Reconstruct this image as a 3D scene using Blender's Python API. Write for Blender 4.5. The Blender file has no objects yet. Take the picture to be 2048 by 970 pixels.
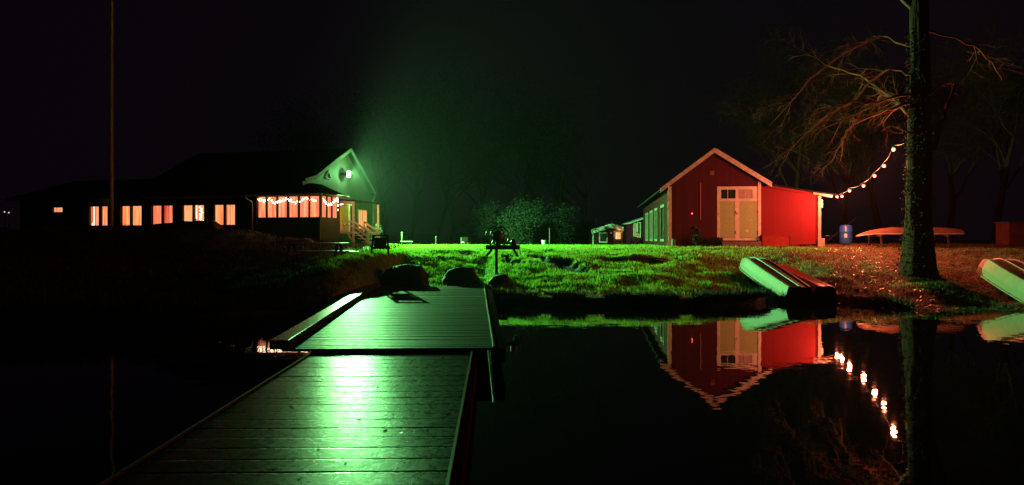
import bpy, math, random
import numpy as np
from mathutils import Vector, Matrix
random.seed(7); np.random.seed(7)
R = math.radians
sc = bpy.context.scene
COL = sc.collection

# ------------------------------------------------------------------ camera
F = 1490.0; CX = 1024.0; HY = 478.0; CAMZ = 1.75     # focal length and horizon in photo pixels
cam = bpy.data.cameras.new('camera'); camo = bpy.data.objects.new('camera', cam); COL.objects.link(camo)
camo.location = (0, 0, CAMZ); camo.rotation_euler = (R(90), 0, 0)
cam.sensor_width = 36; cam.lens = 36 * F / 2048
cam.shift_y = -7 / 2048
cam.clip_start = 0.1; cam.clip_end = 1500
sc.camera = camo
# ------------------------------------------------------------------ world: a clear, black autumn night
w = bpy.data.worlds.new('World'); sc.world = w; w.use_nodes = True
nt = w.node_tree; bg = nt.nodes['Background']
bg.inputs[0].default_value = (0.70, 0.34, 0.78, 1); bg.inputs[1].default_value = 0.0036
sc.view_settings.view_transform = 'Standard'; sc.view_settings.look = 'None'
sc.view_settings.exposure = 0; sc.view_settings.gamma = 1
sc.render.engine = 'CYCLES'
cy = sc.cycles
cy.use_denoising = True
try: cy.denoiser = 'OPENIMAGEDENOISE'
except Exception: pass
cy.max_bounces = 5; cy.diffuse_bounces = 2; cy.glossy_bounces = 3; cy.transmission_bounces = 3; cy.volume_bounces = 0
cy.caustics_reflective = False; cy.caustics_refractive = False
cy.sample_clamp_indirect = 4
cy.volume_step_rate = 4

FLOOD_W = 58000; FLOOD_COL = (0.25, 1.0, 0.28)
BULB_W = 400; BULB_COL = (1.0, 0.20, 0.09)
HAZE = 0.00009

def at(x, y, D):
    """point seen at photo pixel x, y at a distance D in front of the camera"""
    return Vector(((x - CX) / F * D, D, CAMZ + (HY - y) / F * D))

# ------------------------------------------------------------------ materials
def mat(name, c1, c2=None, rough=.7, scale=6, bump=0, bscale=None, metal=0, detail=4, stretch=None,
        rough2=None, coords='Object', spec=.5, contrast=(.35, .65)):
    m = bpy.data.materials.new(name); m.use_nodes = True
    n = m.node_tree.nodes; l = m.node_tree.links; b = n['Principled BSDF']
    b.inputs['Roughness'].default_value = rough; b.inputs['Metallic'].default_value = metal
    b.inputs['Specular IOR Level'].default_value = spec
    b.inputs['Base Color'].default_value = (*c1, 1)
    tc = n.new('ShaderNodeTexCoord'); mp = n.new('ShaderNodeMapping')
    l.new(tc.outputs[coords], mp.inputs[0])
    if stretch: mp.inputs['Scale'].default_value = stretch
    if c2 or rough2:
        nz = n.new('ShaderNodeTexNoise'); nz.inputs['Scale'].default_value = scale; nz.inputs['Detail'].default_value = detail
        l.new(mp.outputs[0], nz.inputs['Vector'])
        cr = n.new('ShaderNodeValToRGB'); cr.color_ramp.elements[0].position = contrast[0]; cr.color_ramp.elements[1].position = contrast[1]
        cr.color_ramp.elements[0].color = (*c1, 1); cr.color_ramp.elements[1].color = (*(c2 or c1), 1)
        l.new(nz.outputs[0], cr.inputs[0]); l.new(cr.outputs[0], b.inputs['Base Color'])
        if rough2:
            mr = n.new('ShaderNodeMapRange'); mr.inputs[1].default_value = contrast[0]; mr.inputs[2].default_value = contrast[1]
            mr.inputs[3].default_value = rough; mr.inputs[4].default_value = rough2
            l.new(nz.outputs[0], mr.inputs[0]); l.new(mr.outputs[0], b.inputs['Roughness'])
    if bump:
        nb = n.new('ShaderNodeTexNoise'); nb.inputs['Scale'].default_value = bscale or scale * 4; nb.inputs['Detail'].default_value = 5
        l.new(mp.outputs[0], nb.inputs['Vector'])
        bp = n.new('ShaderNodeBump'); bp.inputs['Distance'].default_value = bump; bp.inputs['Strength'].default_value = 1
        l.new(nb.outputs[0], bp.inputs['Height']); l.new(bp.outputs[0], b.inputs['Normal'])
    return m

def boards(name, c1, c2, width=.14, depth=.012, rough=.65, axis=0, gap=.08, stain=None):
    """vertical painted boarding: the joints run up the wall"""
    m = bpy.data.materials.new(name); m.use_nodes = True
    n = m.node_tree.nodes; l = m.node_tree.links; b = n['Principled BSDF']; b.inputs['Roughness'].default_value = rough; b.inputs['Specular IOR Level'].default_value = .12
    tc = n.new('ShaderNodeTexCoord'); sp = n.new('ShaderNodeSeparateXYZ'); l.new(tc.outputs['Object'], sp.inputs[0])
    ad = n.new('ShaderNodeMath'); ad.operation = 'ADD'
    l.new(sp.outputs[0], ad.inputs[0]); l.new(sp.outputs[1], ad.inputs[1])
    src = ad.outputs[0] if axis != 2 else sp.outputs[2]
    dv = n.new('ShaderNodeMath'); dv.operation = 'DIVIDE'; l.new(src, dv.inputs[0]); dv.inputs[1].default_value = width
    fr = n.new('ShaderNodeMath'); fr.operation = 'FRACT'; l.new(dv.outputs[0], fr.inputs[0])
    fl = n.new('ShaderNodeMath'); fl.operation = 'FLOOR'; l.new(dv.outputs[0], fl.inputs[0])
    wn = n.new('ShaderNodeTexWhiteNoise'); wn.noise_dimensions = '1D'; l.new(fl.outputs[0], wn.inputs['W'])
    nz = n.new('ShaderNodeTexNoise'); nz.inputs['Scale'].default_value = 3; nz.inputs['Detail'].default_value = 5
    mp = n.new('ShaderNodeMapping'); mp.inputs['Scale'].default_value = (3, 3, .6) if axis != 2 else (.6, .6, 3)
    l.new(tc.outputs['Object'], mp.inputs[0]); l.new(mp.outputs[0], nz.inputs['Vector'])
    mx = n.new('ShaderNodeMath'); mx.operation = 'ADD'; l.new(wn.outputs[0], mx.inputs[0]); l.new(nz.outputs[0], mx.inputs[1])
    hf = n.new('ShaderNodeMath'); hf.operation = 'MULTIPLY'; hf.inputs[1].default_value = .5; l.new(mx.outputs[0], hf.inputs[0])
    mc = n.new('ShaderNodeMix'); mc.data_type = 'RGBA'; l.new(hf.outputs[0], mc.inputs[0])
    mc.inputs[6].default_value = (*c1, 1); mc.inputs[7].default_value = (*c2, 1)
    l.new(mc.outputs[2], b.inputs['Base Color'])
    gp = n.new('ShaderNodeMath'); gp.operation = 'LESS_THAN'; gp.inputs[1].default_value = gap; l.new(fr.outputs[0], gp.inputs[0])
    iv = n.new('ShaderNodeMath'); iv.operation = 'SUBTRACT'; iv.inputs[0].default_value = 1; l.new(gp.outputs[0], iv.inputs[1])
    hh = n.new('ShaderNodeMath'); hh.operation = 'MULTIPLY_ADD'; l.new(nz.outputs[0], hh.inputs[0]); hh.inputs[1].default_value = .15; l.new(iv.outputs[0], hh.inputs[2])
    bp = n.new('ShaderNodeBump'); bp.inputs['Distance'].default_value = depth; l.new(hh.outputs[0], bp.inputs['Height']); l.new(bp.outputs[0], b.inputs['Normal'])
    return m

def glow(name, c1, c2, strength, scale=5, stretch=(1, 1, .08), base=(.05, .05, .05), contrast=(.42, .58)):
    """a lit pane, curtain or lamp glass"""
    m = bpy.data.materials.new(name); m.use_nodes = True
    n = m.node_tree.nodes; l = m.node_tree.links; b = n['Principled BSDF']
    b.inputs['Base Color'].default_value = (*base, 1); b.inputs['Roughness'].default_value = .8; b.inputs['Specular IOR Level'].default_value = .1
    tc = n.new('ShaderNodeTexCoord'); mp = n.new('ShaderNodeMapping'); mp.inputs['Scale'].default_value = stretch
    l.new(tc.outputs['Object'], mp.inputs[0])
    nz = n.new('ShaderNodeTexNoise'); nz.inputs['Scale'].default_value = scale; nz.inputs['Detail'].default_value = 3
    l.new(mp.outputs[0], nz.inputs['Vector'])
    cr = n.new('ShaderNodeValToRGB'); cr.color_ramp.elements[0].position = contrast[0]; cr.color_ramp.elements[1].position = contrast[1]
    cr.color_ramp.elements[0].color = (*c1, 1); cr.color_ramp.elements[1].color = (*c2, 1)
    l.new(nz.outputs[0], cr.inputs[0]); l.new(cr.outputs[0], b.inputs['Emission Color'])
    b.inputs['Emission Strength'].default_value = strength
    return m

M = {}
M['white'] = mat('white painted wood', (.72, .70, .66), (.55, .53, .48), .55, 5, .002, 40)
M['white_worn'] = mat('worn white painted wood', (.62, .60, .55), (.42, .40, .36), .6, 7, .003, 40)
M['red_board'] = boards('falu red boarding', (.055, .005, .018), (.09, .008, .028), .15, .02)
M['shaded_red_board'] = boards('red boarding with shade in its colour', (.028, .005, .006), (.045, .007, .008), .15, .02)  # darker copy of the barn red, side wall shade put into the colour
M['dimmed_trim'] = mat('white trim dimmed in its colour', (.19, .17, .13), (.12, .11, .085), .8, 7, spec=.1)  # white trim darkened in its colour to stand for weaker light
M['red_panel'] = boards('bright red painted sheet wall', (.165, .008, .015), (.215, .011, .019), .62, .006, .6, gap=.02)
M['red_box'] = mat('dull red painted board', (.26, .03, .026), (.34, .045, .035), .9, 5, .003, spec=.02)
M['house_board'] = boards('grey brown house boarding', (.05, .045, .04), (.07, .06, .05), .13, .02)
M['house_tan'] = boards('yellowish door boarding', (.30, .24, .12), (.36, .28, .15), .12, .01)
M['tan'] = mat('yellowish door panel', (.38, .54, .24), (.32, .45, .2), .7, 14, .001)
M['roof'] = mat('dark roofing', (.012, .012, .012), (.02, .018, .018), 1, 4, .01, 20, spec=0)
M['plinth'] = mat('rough concrete plinth', (.12, .10, .095), (.2, .17, .16), .85, 6, .01)
M['dark_wood'] = mat('dark weathered wood', (.035, .025, .02), (.06, .045, .035), .75, 8, .005, 30, spec=.15)
M['table_wood'] = mat('wet grey table wood', (.17, .15, .12), (.26, .23, .19), .34, 8, .002, 30, rough2=.5)
M['black_metal'] = mat('black wet metal', (.02, .02, .022), (.035, .03, .03), .3, 8, .001, metal=.5)
M['steel'] = mat('wet galvanised steel', (.5, .5, .5), (.38, .38, .38), .28, 12, .001, metal=1)
M['glass'] = mat('dark window glass', (.02, .025, .025), None, .05, spec=.8)
M['green_glass'] = mat('pale blind behind glass', (.055, .07, .05), (.035, .045, .035), .3, 2, stretch=(1, 1, .5))
M['stone'] = mat('dark granite', (.025, .021, .021), (.05, .043, .04), .8, 5, .03, 9, spec=.2)
M['boat'] = mat('white glassfibre hull', (.20, .18, .09), (.14, .125, .06), .38, 3, .002, 20)
M['boat_side'] = mat('white hull side', (.21, .18, .085), (.15, .13, .06), .6, 4, .003, 18)
M['boat_bottom'] = mat('grey weathered hull bottom', (.14, .12, .10), (.2, .17, .14), .5, 3, .003, 20)
M['boat_red'] = mat('glossy reddish wood hull', (.62, .13, .06), (.75, .2, .11), .2, 4, .001, stretch=(4, .4, 4))
M['boat_dark'] = mat('unlit dark transom', (.03, .022, .022), (.05, .035, .03), .7, 4)  # dark colour holds the shade on the stern ends
M['canoe'] = mat('orange canoe hull', (.27, .14, .08), (.2, .1, .06), .4, 3)
M['blue'] = mat('blue plastic barrel', (.02, .10, .45), (.02, .08, .36), .32, 4)
M['label'] = mat('white paper sticker', (.7, .68, .62), None, .6)
M['bark'] = mat('mossy bark', (.045, .016, .012), (.08, .028, .02), .95, 5, .06, 7, stretch=(1, 1, .35), spec=.1)
M['twig'] = mat('pale bare twig', (.24, .075, .05), (.15, .045, .03), .8, 4, spec=.1)
M['ivy'] = mat('ivy leaf', (.02, .014, .008), (.045, .028, .014), .7, 9, spec=.2)
M['shrub'] = mat('evergreen shrub leaf', (.008, .014, .008), (.018, .026, .013), .8, 3, spec=.1)
M['darkbark'] = mat('dark far twigs', (.022, .007, .006), (.04, .013, .01), .9, 3, spec=0)
M['farbark'] = mat('grey far tree bark', (.05, .042, .035), (.075, .065, .05), .9, 3, spec=.1)
M['dryveg'] = mat('dry brown reed', (.035, .026, .016), (.07, .05, .03), .8, 3, spec=.1)
M['leaf'] = mat('fallen autumn leaf', (.24, .10, .04), (.38, .18, .08), .25, 5, coords='Object', contrast=(.3, .7))
M['soil_and_shade'] = mat('dark earth', (.035, .024, .02), (.06, .042, .035), .8, 6, .02)
M['tarp'] = mat('dark tarpaulin', (.035, .03, .03), (.05, .045, .04), .5, 4, .03, 4)
M['hay'] = mat('dry heap', (.20, .13, .08), (.11, .08, .05), .9, 9, .05, 14)
M['pot'] = mat('clay pot', (.3, .15, .1), None, .8)
M['curtain'] = glow('back lit salmon curtain', (1, .17, .055), (1, .40, .18), 1.05, 9)
M['curtain_pink'] = glow('back lit pink curtain', (1, .19, .085), (1, .42, .20), 1.05, 8)
M['curtain_yellow'] = glow('back lit orange blind', (1, .22, .055), (1, .42, .17), 1.1, 7)
M['curtain_red'] = glow('deep red curtain', (1, .07, .03), (1, .2, .09), .8, 9)
M['bright_strip'] = glow('bright curtain gap', (1, .6, .35), (1, .8, .6), 1.3, 4)
M['door_lit'] = glow('door pane with warm light', (1, .35, .08), (1, .62, .3), 1.4, 8)
M['fairy'] = glow('fairy light bulb', (1, .62, .36), (1, .7, .45), 14)
M['bulb'] = glow('party bulb glass', (1, .34, .16), (1, .36, .18), 30)
bm_ = M['bulb']; n = bm_.node_tree.nodes; l = bm_.node_tree.links; lw_ = n.new('ShaderNodeLayerWeight'); lw_.inputs[0].default_value = .35
cr = n.new('ShaderNodeValToRGB'); l.new(lw_.outputs['Facing'], cr.inputs[0]); cr.color_ramp.elements[0].position = .0; cr.color_ramp.elements[1].position = .55
cr.color_ramp.elements[0].color = (1, .27, .16, 1); cr.color_ramp.elements[1].color = (.14, .010, .004, 1); l.new(cr.outputs[0], n['Principled BSDF'].inputs['Emission Color'])
n['Principled BSDF'].inputs['Emission Strength'].default_value = 4.6
M['flood'] = glow('floodlight lens', (.36, 1, .46), (.36, 1, .46), 120)
M['red_led'] = glow('small red lamp', (1, .08, .06), (1, .1, .08), 6)
M['small_lamp'] = glow('small far lamp', (1, .8, .6), (1, .8, .6), 1.2)
M['cloth'] = mat('pale cloth', (.6, .58, .5), None, .8)
M['cord'] = mat('black cord', (.02, .02, .02), None, .6)

# ------------------------------------------------------------------ mesh helpers
class MB:
    def __init__(s): s.v = []; s.f = []; s.sm = []
    def add(s, vs, fs, smooth=False):
        k = len(s.v); s.v += [tuple(p) for p in vs]; s.f += [tuple(i + k for i in f) for f in fs]; s.sm += [smooth] * len(fs); return s
    def box(s, a, b, rot=0, piv=None, tilt=None):
        x0, y0, z0 = a; x1, y1, z1 = b
        vs = [(x0, y0, z0), (x1, y0, z0), (x1, y1, z0), (x0, y1, z0), (x0, y0, z1), (x1, y0, z1), (x1, y1, z1), (x0, y1, z1)]
        if rot or tilt:
            c = Vector(piv or ((x0 + x1) / 2, (y0 + y1) / 2, z0))
            m = tilt or Matrix.Rotation(rot, 3, 'Z'); vs = [c + m @ (Vector(p) - c) for p in vs]
        return s.add(vs, [(0, 3, 2, 1), (4, 5, 6, 7), (0, 1, 5, 4), (1, 2, 6, 5), (2, 3, 7, 6), (3, 0, 4, 7)])
    def bar(s, p, q, wd, ht, up=(0, 0, 1)):
        """squared timber from p to q: wd across, ht along up"""
        p = Vector(p); q = Vector(q); d = (q - p).normalized(); u = Vector(up)
        sx = d.cross(u).normalized(); sz = sx.cross(d).normalized()
        vs = []
        for e in (p, q):
            for i, j in ((-1, -1), (1, -1), (1, 1), (-1, 1)): vs.append(e + sx * i * wd / 2 + sz * j * ht / 2)
        return s.add(vs, [(0, 1, 2, 3), (7, 6, 5, 4), (0, 4, 5, 1), (1, 5, 6, 2), (2, 6, 7, 3), (3, 7, 4, 0)])
    def tube(s, pts, rad, n=8, caps=True):
        pts = [Vector(p) for p in pts]
        if not hasattr(rad, '__len__'): rad = [rad] * len(pts)
        vs = []; ref = Vector((.31, .22, .93))
        for i, p in enumerate(pts):
            d = (pts[min(i + 1, len(pts) - 1)] - pts[max(i - 1, 0)]).normalized()
            a = d.cross(ref)
            if a.length < .05: a = d.cross(Vector((1, 0, 0)))
            a.normalize(); b = d.cross(a)
            for k in range(n):
                t = 2 * math.pi * k / n; vs.append(p + (a * math.cos(t) + b * math.sin(t)) * rad[i])
        fs = []
        for i in range(len(pts) - 1):
            for k in range(n):
                k2 = (k + 1) % n; fs.append((i * n + k, i * n + k2, (i + 1) * n + k2, (i + 1) * n + k))
        if caps: fs.append(tuple(range(n - 1, -1, -1))); fs.append(tuple((len(pts) - 1) * n + k for k in range(n)))
        return s.add(vs, fs, True)
    def prism(s, poly, d0, d1, f):
        """poly: 2-D outline, f(u, v, d) -> point; extruded from d0 to d1"""
        n = len(poly); vs = [f(u, v, d0) for u, v in poly] + [f(u, v, d1) for u, v in poly]
        fs = [tuple(range(n)), tuple(range(2 * n - 1, n - 1, -1))] + [(i, n + i, n + (i + 1) % n, (i + 1) % n) for i in range(n)]
        return s.add(vs, fs)
    def slab(s, quad, th):
        """a sheet through the corner points, thickened downwards"""
        n = len(quad); vs = [Vector(p) for p in quad] + [Vector(p) - Vector((0, 0, th)) for p in quad]
        return s.add(vs, [tuple(range(n)), tuple(range(2 * n - 1, n - 1, -1))] + [(i, n + i, n + (i + 1) % n, (i + 1) % n) for i in range(n)])
    def lathe(s, prof, n=20, c=(0, 0, 0)):
        vs = []
        for r, z in prof:
            for k in range(n):
                t = 2 * math.pi * k / n; vs.append((c[0] + r * math.cos(t), c[1] + r * math.sin(t), c[2] + z))
        fs = []
        for i in range(len(prof) - 1):
            for k in range(n):
                k2 = (k + 1) % n; fs.append((i * n + k, i * n + k2, (i + 1) * n + k2, (i + 1) * n + k))
        fs.append(tuple(range(n - 1, -1, -1))); fs.append(tuple((len(prof) - 1) * n + k for k in range(n)))
        return s.add(vs, fs, True)
    def build(s, name, m, parent=None, label=None, bevel=0):
        me = bpy.data.meshes.new(name); me.from_pydata(s.v, [], s.f)
        me.polygons.foreach_set('use_smooth', s.sm); me.validate()
        import bmesh as bmm
        bm = bmm.new(); bm.from_mesh(me); bmm.ops.recalc_face_normals(bm, faces=bm.faces); bm.to_mesh(me); bm.free()
        me.materials.append(m); me.update()
        o = bpy.data.objects.new(name, me); COL.objects.link(o)
        if parent: o.parent = parent
        if label: o['label'] = label
        if bevel:
            b = o.modifiers.new('bevel', 'BEVEL'); b.width = bevel; b.segments = 2; b.limit_method = 'ANGLE'
        return o

def tag(o, label=None, cat=None, group=None, kind=None):
    if label: o['label'] = label
    if cat: o['category'] = cat
    if group: o['group'] = group
    if kind: o['kind'] = kind
    return o
def empty(name, loc=(0, 0, 0), rz=0, label=None, cat=None, group=None):
    o = bpy.data.objects.new(name, None); COL.objects.link(o); o.location = loc; o.rotation_euler = (0, 0, rz)
    o.empty_display_size = .2
    return tag(o, label, cat, group)
def copy_tree(o, parent=None):
    c = o.copy(); COL.objects.link(c); c.parent = parent
    for ch in list(o.children): copy_tree(ch, c)
    return c

# ------------------------------------------------------------------ noise and terrain
_lat = np.random.RandomState(3).rand(256, 256)
def vnoise(x, y):
    x = np.asarray(x, float); y = np.asarray(y, float)
    xi = np.floor(x).astype(int); yi = np.floor(y).astype(int); fx = x - xi; fy = y - yi
    fx = fx * fx * (3 - 2 * fx); fy = fy * fy * (3 - 2 * fy)
    g = lambda a, b: _lat[a % 256, b % 256]
    return (g(xi, yi) * (1 - fx) + g(xi + 1, yi) * fx) * (1 - fy) + (g(xi, yi + 1) * (1 - fx) + g(xi + 1, yi + 1) * fx) * fy - .5
def ss(a, b, x):
    t = np.clip((np.asarray(x, float) - a) / (b - a), 0, 1); return t * t * (3 - 2 * t)
SX = [-300, -60, -14, -8, -5.6, -4.6, -4.2, -3.8, -.9, -.4, 0.4, 2, 5, 6.6, 7.4, 9.2, 10, 12, 13, 15.5, 20, 60, 300]
SY = [8, 9, 12.5, 13.6, 14.6, 15.2, 16.5, 21.7, 21.7, 20.2, 19.3, 19.1, 19.2, 19.9, 20.9, 20.9, 18.3, 17.6, 18.0, 18.2, 17, 12, 8]
def shore(X): return np.interp(X, SX, SY) + .35 * vnoise(np.asarray(X) * 1.3, 3.3) * (1 - np.exp(-((np.asarray(X) + 2.3) / 1.8) ** 4))
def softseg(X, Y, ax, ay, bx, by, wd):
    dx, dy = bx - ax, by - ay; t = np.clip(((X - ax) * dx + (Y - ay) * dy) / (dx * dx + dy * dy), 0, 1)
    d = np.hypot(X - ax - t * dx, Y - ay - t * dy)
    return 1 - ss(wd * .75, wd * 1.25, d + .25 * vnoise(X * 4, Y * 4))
def soil_shadow_mask(X, Y):
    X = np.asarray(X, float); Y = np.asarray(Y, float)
    m = softseg(X, Y, .85, 26.0, 1.45, 24.7, .30)  # lawn shadows drawn as dark sunken strips, here and in the next two
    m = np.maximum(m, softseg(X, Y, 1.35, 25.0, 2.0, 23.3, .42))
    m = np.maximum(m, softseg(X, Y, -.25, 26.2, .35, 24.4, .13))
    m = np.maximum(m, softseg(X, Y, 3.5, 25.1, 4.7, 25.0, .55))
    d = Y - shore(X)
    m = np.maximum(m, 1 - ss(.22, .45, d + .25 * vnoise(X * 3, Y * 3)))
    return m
def height(X, Y, fine=True):
    X = np.asarray(X, float); Y = np.asarray(Y, float)
    d = Y - shore(X)
    lowb = ss(9.0, 10.6, X); up = np.minimum(np.clip(d, 0, 9) * 1.3, .16) * (1 - lowb)
    slope = np.interp(X, [-6, -4, -2, 0, 9, 12, 40], [.2, .2, .2, .152, .15, .13, .12])
    zr = up + .05 * (1 - lowb) * (d > 0) * np.clip(d * 4, 0, 1) + np.clip(d - .15, 0, 1.3) * slope * .55 + np.clip(d - 1.45, 0, None) * slope * 1.12
    zr = 1.30 - np.log1p(np.exp(-(zr - 1.30) * 9)) / 9
    zr = zr + ss(30, 36, Y) * .05 + ss(12, 16, X) * ss(29, 35, Y) * .14
    zr = zr * (1 - ss(44, 60, Y)) + 1.02 * ss(44, 60, Y)
    zl = np.minimum(np.clip(d, 0, 9) * 1.3, .26) + np.clip(d, 0, None) * .041
    g = np.interp(X, [-60, -24, -13, -11.5, -9, -7, -5], [2.3, 2.25, 2.2, 1.9, 1.6, 1.38, 1.3])
    k = ss(29, 34.5, Y); zl = zl * (1 - k) + g * k
    b = ss(-6.6, -4.6, X); z = zl * (1 - b) + zr * b
    lum = .12 * vnoise(X * .9, Y * .9) + .10 * vnoise(X * 2.3, Y * 2.3 + 9)
    if fine: lum = lum + .075 * vnoise(X * 5, Y * 5 + 31)
    z = z + lum * ss(.1, 1.5, d) * (1 - .6 * ss(30, 40, Y))
    z = z - .14 * soil_shadow_mask(X, Y) * ss(.8, 1.5, d)
    z = np.where(d < 0, np.maximum(d * .6, -1.6), z)
    # far hills are not seen; the land stays level out to the horizon
    return z
def gz(x, y): return float(height(x, y))

def grid_lines(segs):
    out = []
    for a, b, st in segs: out += list(np.arange(a, b, st))
    return np.array(out + [segs[-1][1]])
gx = grid_lines([(-320, -60, 26), (-60, -26, 2), (-26, -8, .4), (-8, 17, .11), (17, 26, .5), (26, 60, 2), (60, 320, 26)])
gy = grid_lines([(4, 12, .8), (12, 18, .25), (18, 31, .10), (31, 46, .3), (46, 70, 1.5), (70, 420, 25)])
GX, GY = np.meshgrid(gx, gy)
GZ = height(GX, GY); nx, ny = len(gx), len(gy)
def np_mesh(name, verts, faces, m, smooth=True, attr=None, parent=None):
    me = bpy.data.meshes.new(name); nv = len(verts); nf, k = faces.shape
    me.vertices.add(nv); me.vertices.foreach_set('co', np.asarray(verts, np.float32).ravel())
    me.loops.add(nf * k); me.loops.foreach_set('vertex_index', faces.astype(np.int32).ravel())
    me.polygons.add(nf); me.polygons.foreach_set('loop_start', np.arange(0, nf * k, k, dtype=np.int32))
    me.polygons.foreach_set('loop_total', np.full(nf, k, np.int32))
    me.polygons.foreach_set('use_smooth', np.full(nf, smooth))
    if attr:
        for an, av in attr.items():
            a = me.attributes.new(an, 'FLOAT', 'POINT'); a.data.foreach_set('value', np.asarray(av, np.float32).ravel())
    me.materials.append(m); me.update(calc_edges=True); me.validate()
    o = bpy.data.objects.new(name, me); COL.objects.link(o)
    if parent: o.parent = parent
    return o
idx = np.arange(nx * ny).reshape(ny, nx)
gf = np.stack([idx[:-1, :-1], idx[:-1, 1:], idx[1:, 1:], idx[1:, :-1]], -1).reshape(-1, 4)
# ground material: grass green, browner to the right where leaves lie, bare earth on the bank, shade painted on lawn and left bank
gm = bpy.data.materials.new('lawn earth'); gm.use_nodes = True
n = gm.node_tree.nodes; l = gm.node_tree.links; b = n['Principled BSDF']; b.inputs['Roughness'].default_value = .85
tc = n.new('ShaderNodeTexCoord')
nz = n.new('ShaderNodeTexNoise'); nz.inputs['Scale'].default_value = 2.2; nz.inputs['Detail'].default_value = 8; l.new(tc.outputs['Object'], nz.inputs['Vector'])
cr = n.new('ShaderNodeValToRGB'); l.new(nz.outputs[0], cr.inputs[0])
cr.color_ramp.elements[0].position = .35; cr.color_ramp.elements[1].position = .65
cr.color_ramp.elements[0].color = (.05, .12, .02, 1); cr.color_ramp.elements[1].color = (.11, .19, .035, 1)
at1 = n.new('ShaderNodeAttribute'); at1.attribute_name = 'soil_and_shade'
at2 = n.new('ShaderNodeAttribute'); at2.attribute_name = 'litter'
m2 = n.new('ShaderNodeMix'); m2.data_type = 'RGBA'; l.new(at2.outputs['Fac'], m2.inputs[0]); l.new(cr.outputs[0], m2.inputs[6]); m2.inputs[7].default_value = (.085, .042, .022, 1)
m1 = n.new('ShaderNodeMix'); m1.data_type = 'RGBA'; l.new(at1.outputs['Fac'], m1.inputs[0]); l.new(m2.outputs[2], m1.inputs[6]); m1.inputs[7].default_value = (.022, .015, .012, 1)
l.new(m1.outputs[2], b.inputs['Base Color'])
nb = n.new('ShaderNodeTexNoise'); nb.inputs['Scale'].default_value = 14; nb.inputs['Detail'].default_value = 6; l.new(tc.outputs['Object'], nb.inputs['Vector'])
bp = n.new('ShaderNodeBump'); bp.inputs['Distance'].default_value = .05; l.new(nb.outputs[0], bp.inputs['Height']); l.new(bp.outputs[0], b.inputs['Normal'])
def litter(X, Y): return ss(3.5, 10.5, X + 1.5 * vnoise(X * .7, Y * .7))
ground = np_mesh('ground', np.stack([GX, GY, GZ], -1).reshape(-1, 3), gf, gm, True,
                 {'soil_and_shade': np.maximum(soil_shadow_mask(GX, GY), .95 * (1 - ss(-5.3, -4.5, GX)) * (1 - ss(28, 33, GY))), 'litter': np.maximum(litter(GX, GY), .85 * (1 - ss(.8, 2.0, GY - shore(GX))))})  # second term darkens the left bank, shade painted into the ground
tag(ground, kind='structure')

# ------------------------------------------------------------------ water
wm = bpy.data.materials.new('still black water'); wm.use_nodes = True
n = wm.node_tree.nodes; l = wm.node_tree.links; b = n['Principled BSDF']
b.inputs['Base Color'].default_value = (.003, .003, .004, 1); b.inputs['Roughness'].default_value = .015; b.inputs['IOR'].default_value = 1.36
tc = n.new('ShaderNodeTexCoord'); mp = n.new('ShaderNodeMapping'); mp.inputs['Scale'].default_value = (1, 1, 1); l.new(tc.outputs['Object'], mp.inputs[0])
nz = n.new('ShaderNodeTexNoise'); nz.inputs['Scale'].default_value = 1.5; nz.inputs['Detail'].default_value = 3; l.new(mp.outputs[0], nz.inputs['Vector'])
bp = n.new('ShaderNodeBump'); bp.inputs['Distance'].default_value = .0028; l.new(nz.outputs[0], bp.inputs['Height']); l.new(bp.outputs[0], b.inputs['Normal'])
wt = MB().add([(-300, -60, 0), (300, -60, 0), (300, 24, 0), (-300, 24, 0)], [(0, 1, 2, 3)]).build('water', wm); tag(wt, kind='structure')

# ------------------------------------------------------------------ floating dock: two sections
deckm = bpy.data.materials.new('wet dark deck boards'); deckm.use_nodes = True
n = deckm.node_tree.nodes; l = deckm.node_tree.links; b = n['Principled BSDF']
tc = n.new('ShaderNodeTexCoord')
nz = n.new('ShaderNodeTexNoise'); nz.inputs['Scale'].default_value = 14; nz.inputs['Detail'].default_value = 10; nz.inputs['Roughness'].default_value = .65
l.new(tc.outputs['Object'], nz.inputs['Vector'])
cr = n.new('ShaderNodeValToRGB'); l.new(nz.outputs[0], cr.inputs[0]); cr.color_ramp.elements[0].position = .3; cr.color_ramp.elements[1].position = .7
cr.color_ramp.elements[0].color = (.018, .014, .012, 1); cr.color_ramp.elements[1].color = (.045, .036, .028, 1); l.new(cr.outputs[0], b.inputs['Base Color'])
mr = n.new('ShaderNodeMapRange'); l.new(nz.outputs[0], mr.inputs[0]); mr.inputs[1].default_value = .35; mr.inputs[2].default_value = .65; mr.inputs[3].default_value = .23; mr.inputs[4].default_value = .34; b.inputs['IOR'].default_value = 1.105; b.inputs['Specular IOR Level'].default_value = .5
l.new(mr.outputs[0], b.inputs['Roughness'])
mp = n.new('ShaderNodeMapping'); mp.inputs['Scale'].default_value = (1, 1, 1); l.new(tc.outputs['Object'], mp.inputs[0])
nb = n.new('ShaderNodeTexNoise'); nb.inputs['Scale'].default_value = 34; nb.inputs['Detail'].default_value = 6; nb.inputs['Roughness'].default_value = .7; l.new(mp.outputs[0], nb.inputs['Vector'])
bp = n.new('ShaderNodeBump'); bp.inputs['Distance'].default_value = .0022; l.new(nb.outputs[0], bp.inputs['Height']); l.new(bp.outputs[0], b.inputs['Normal'])

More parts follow.
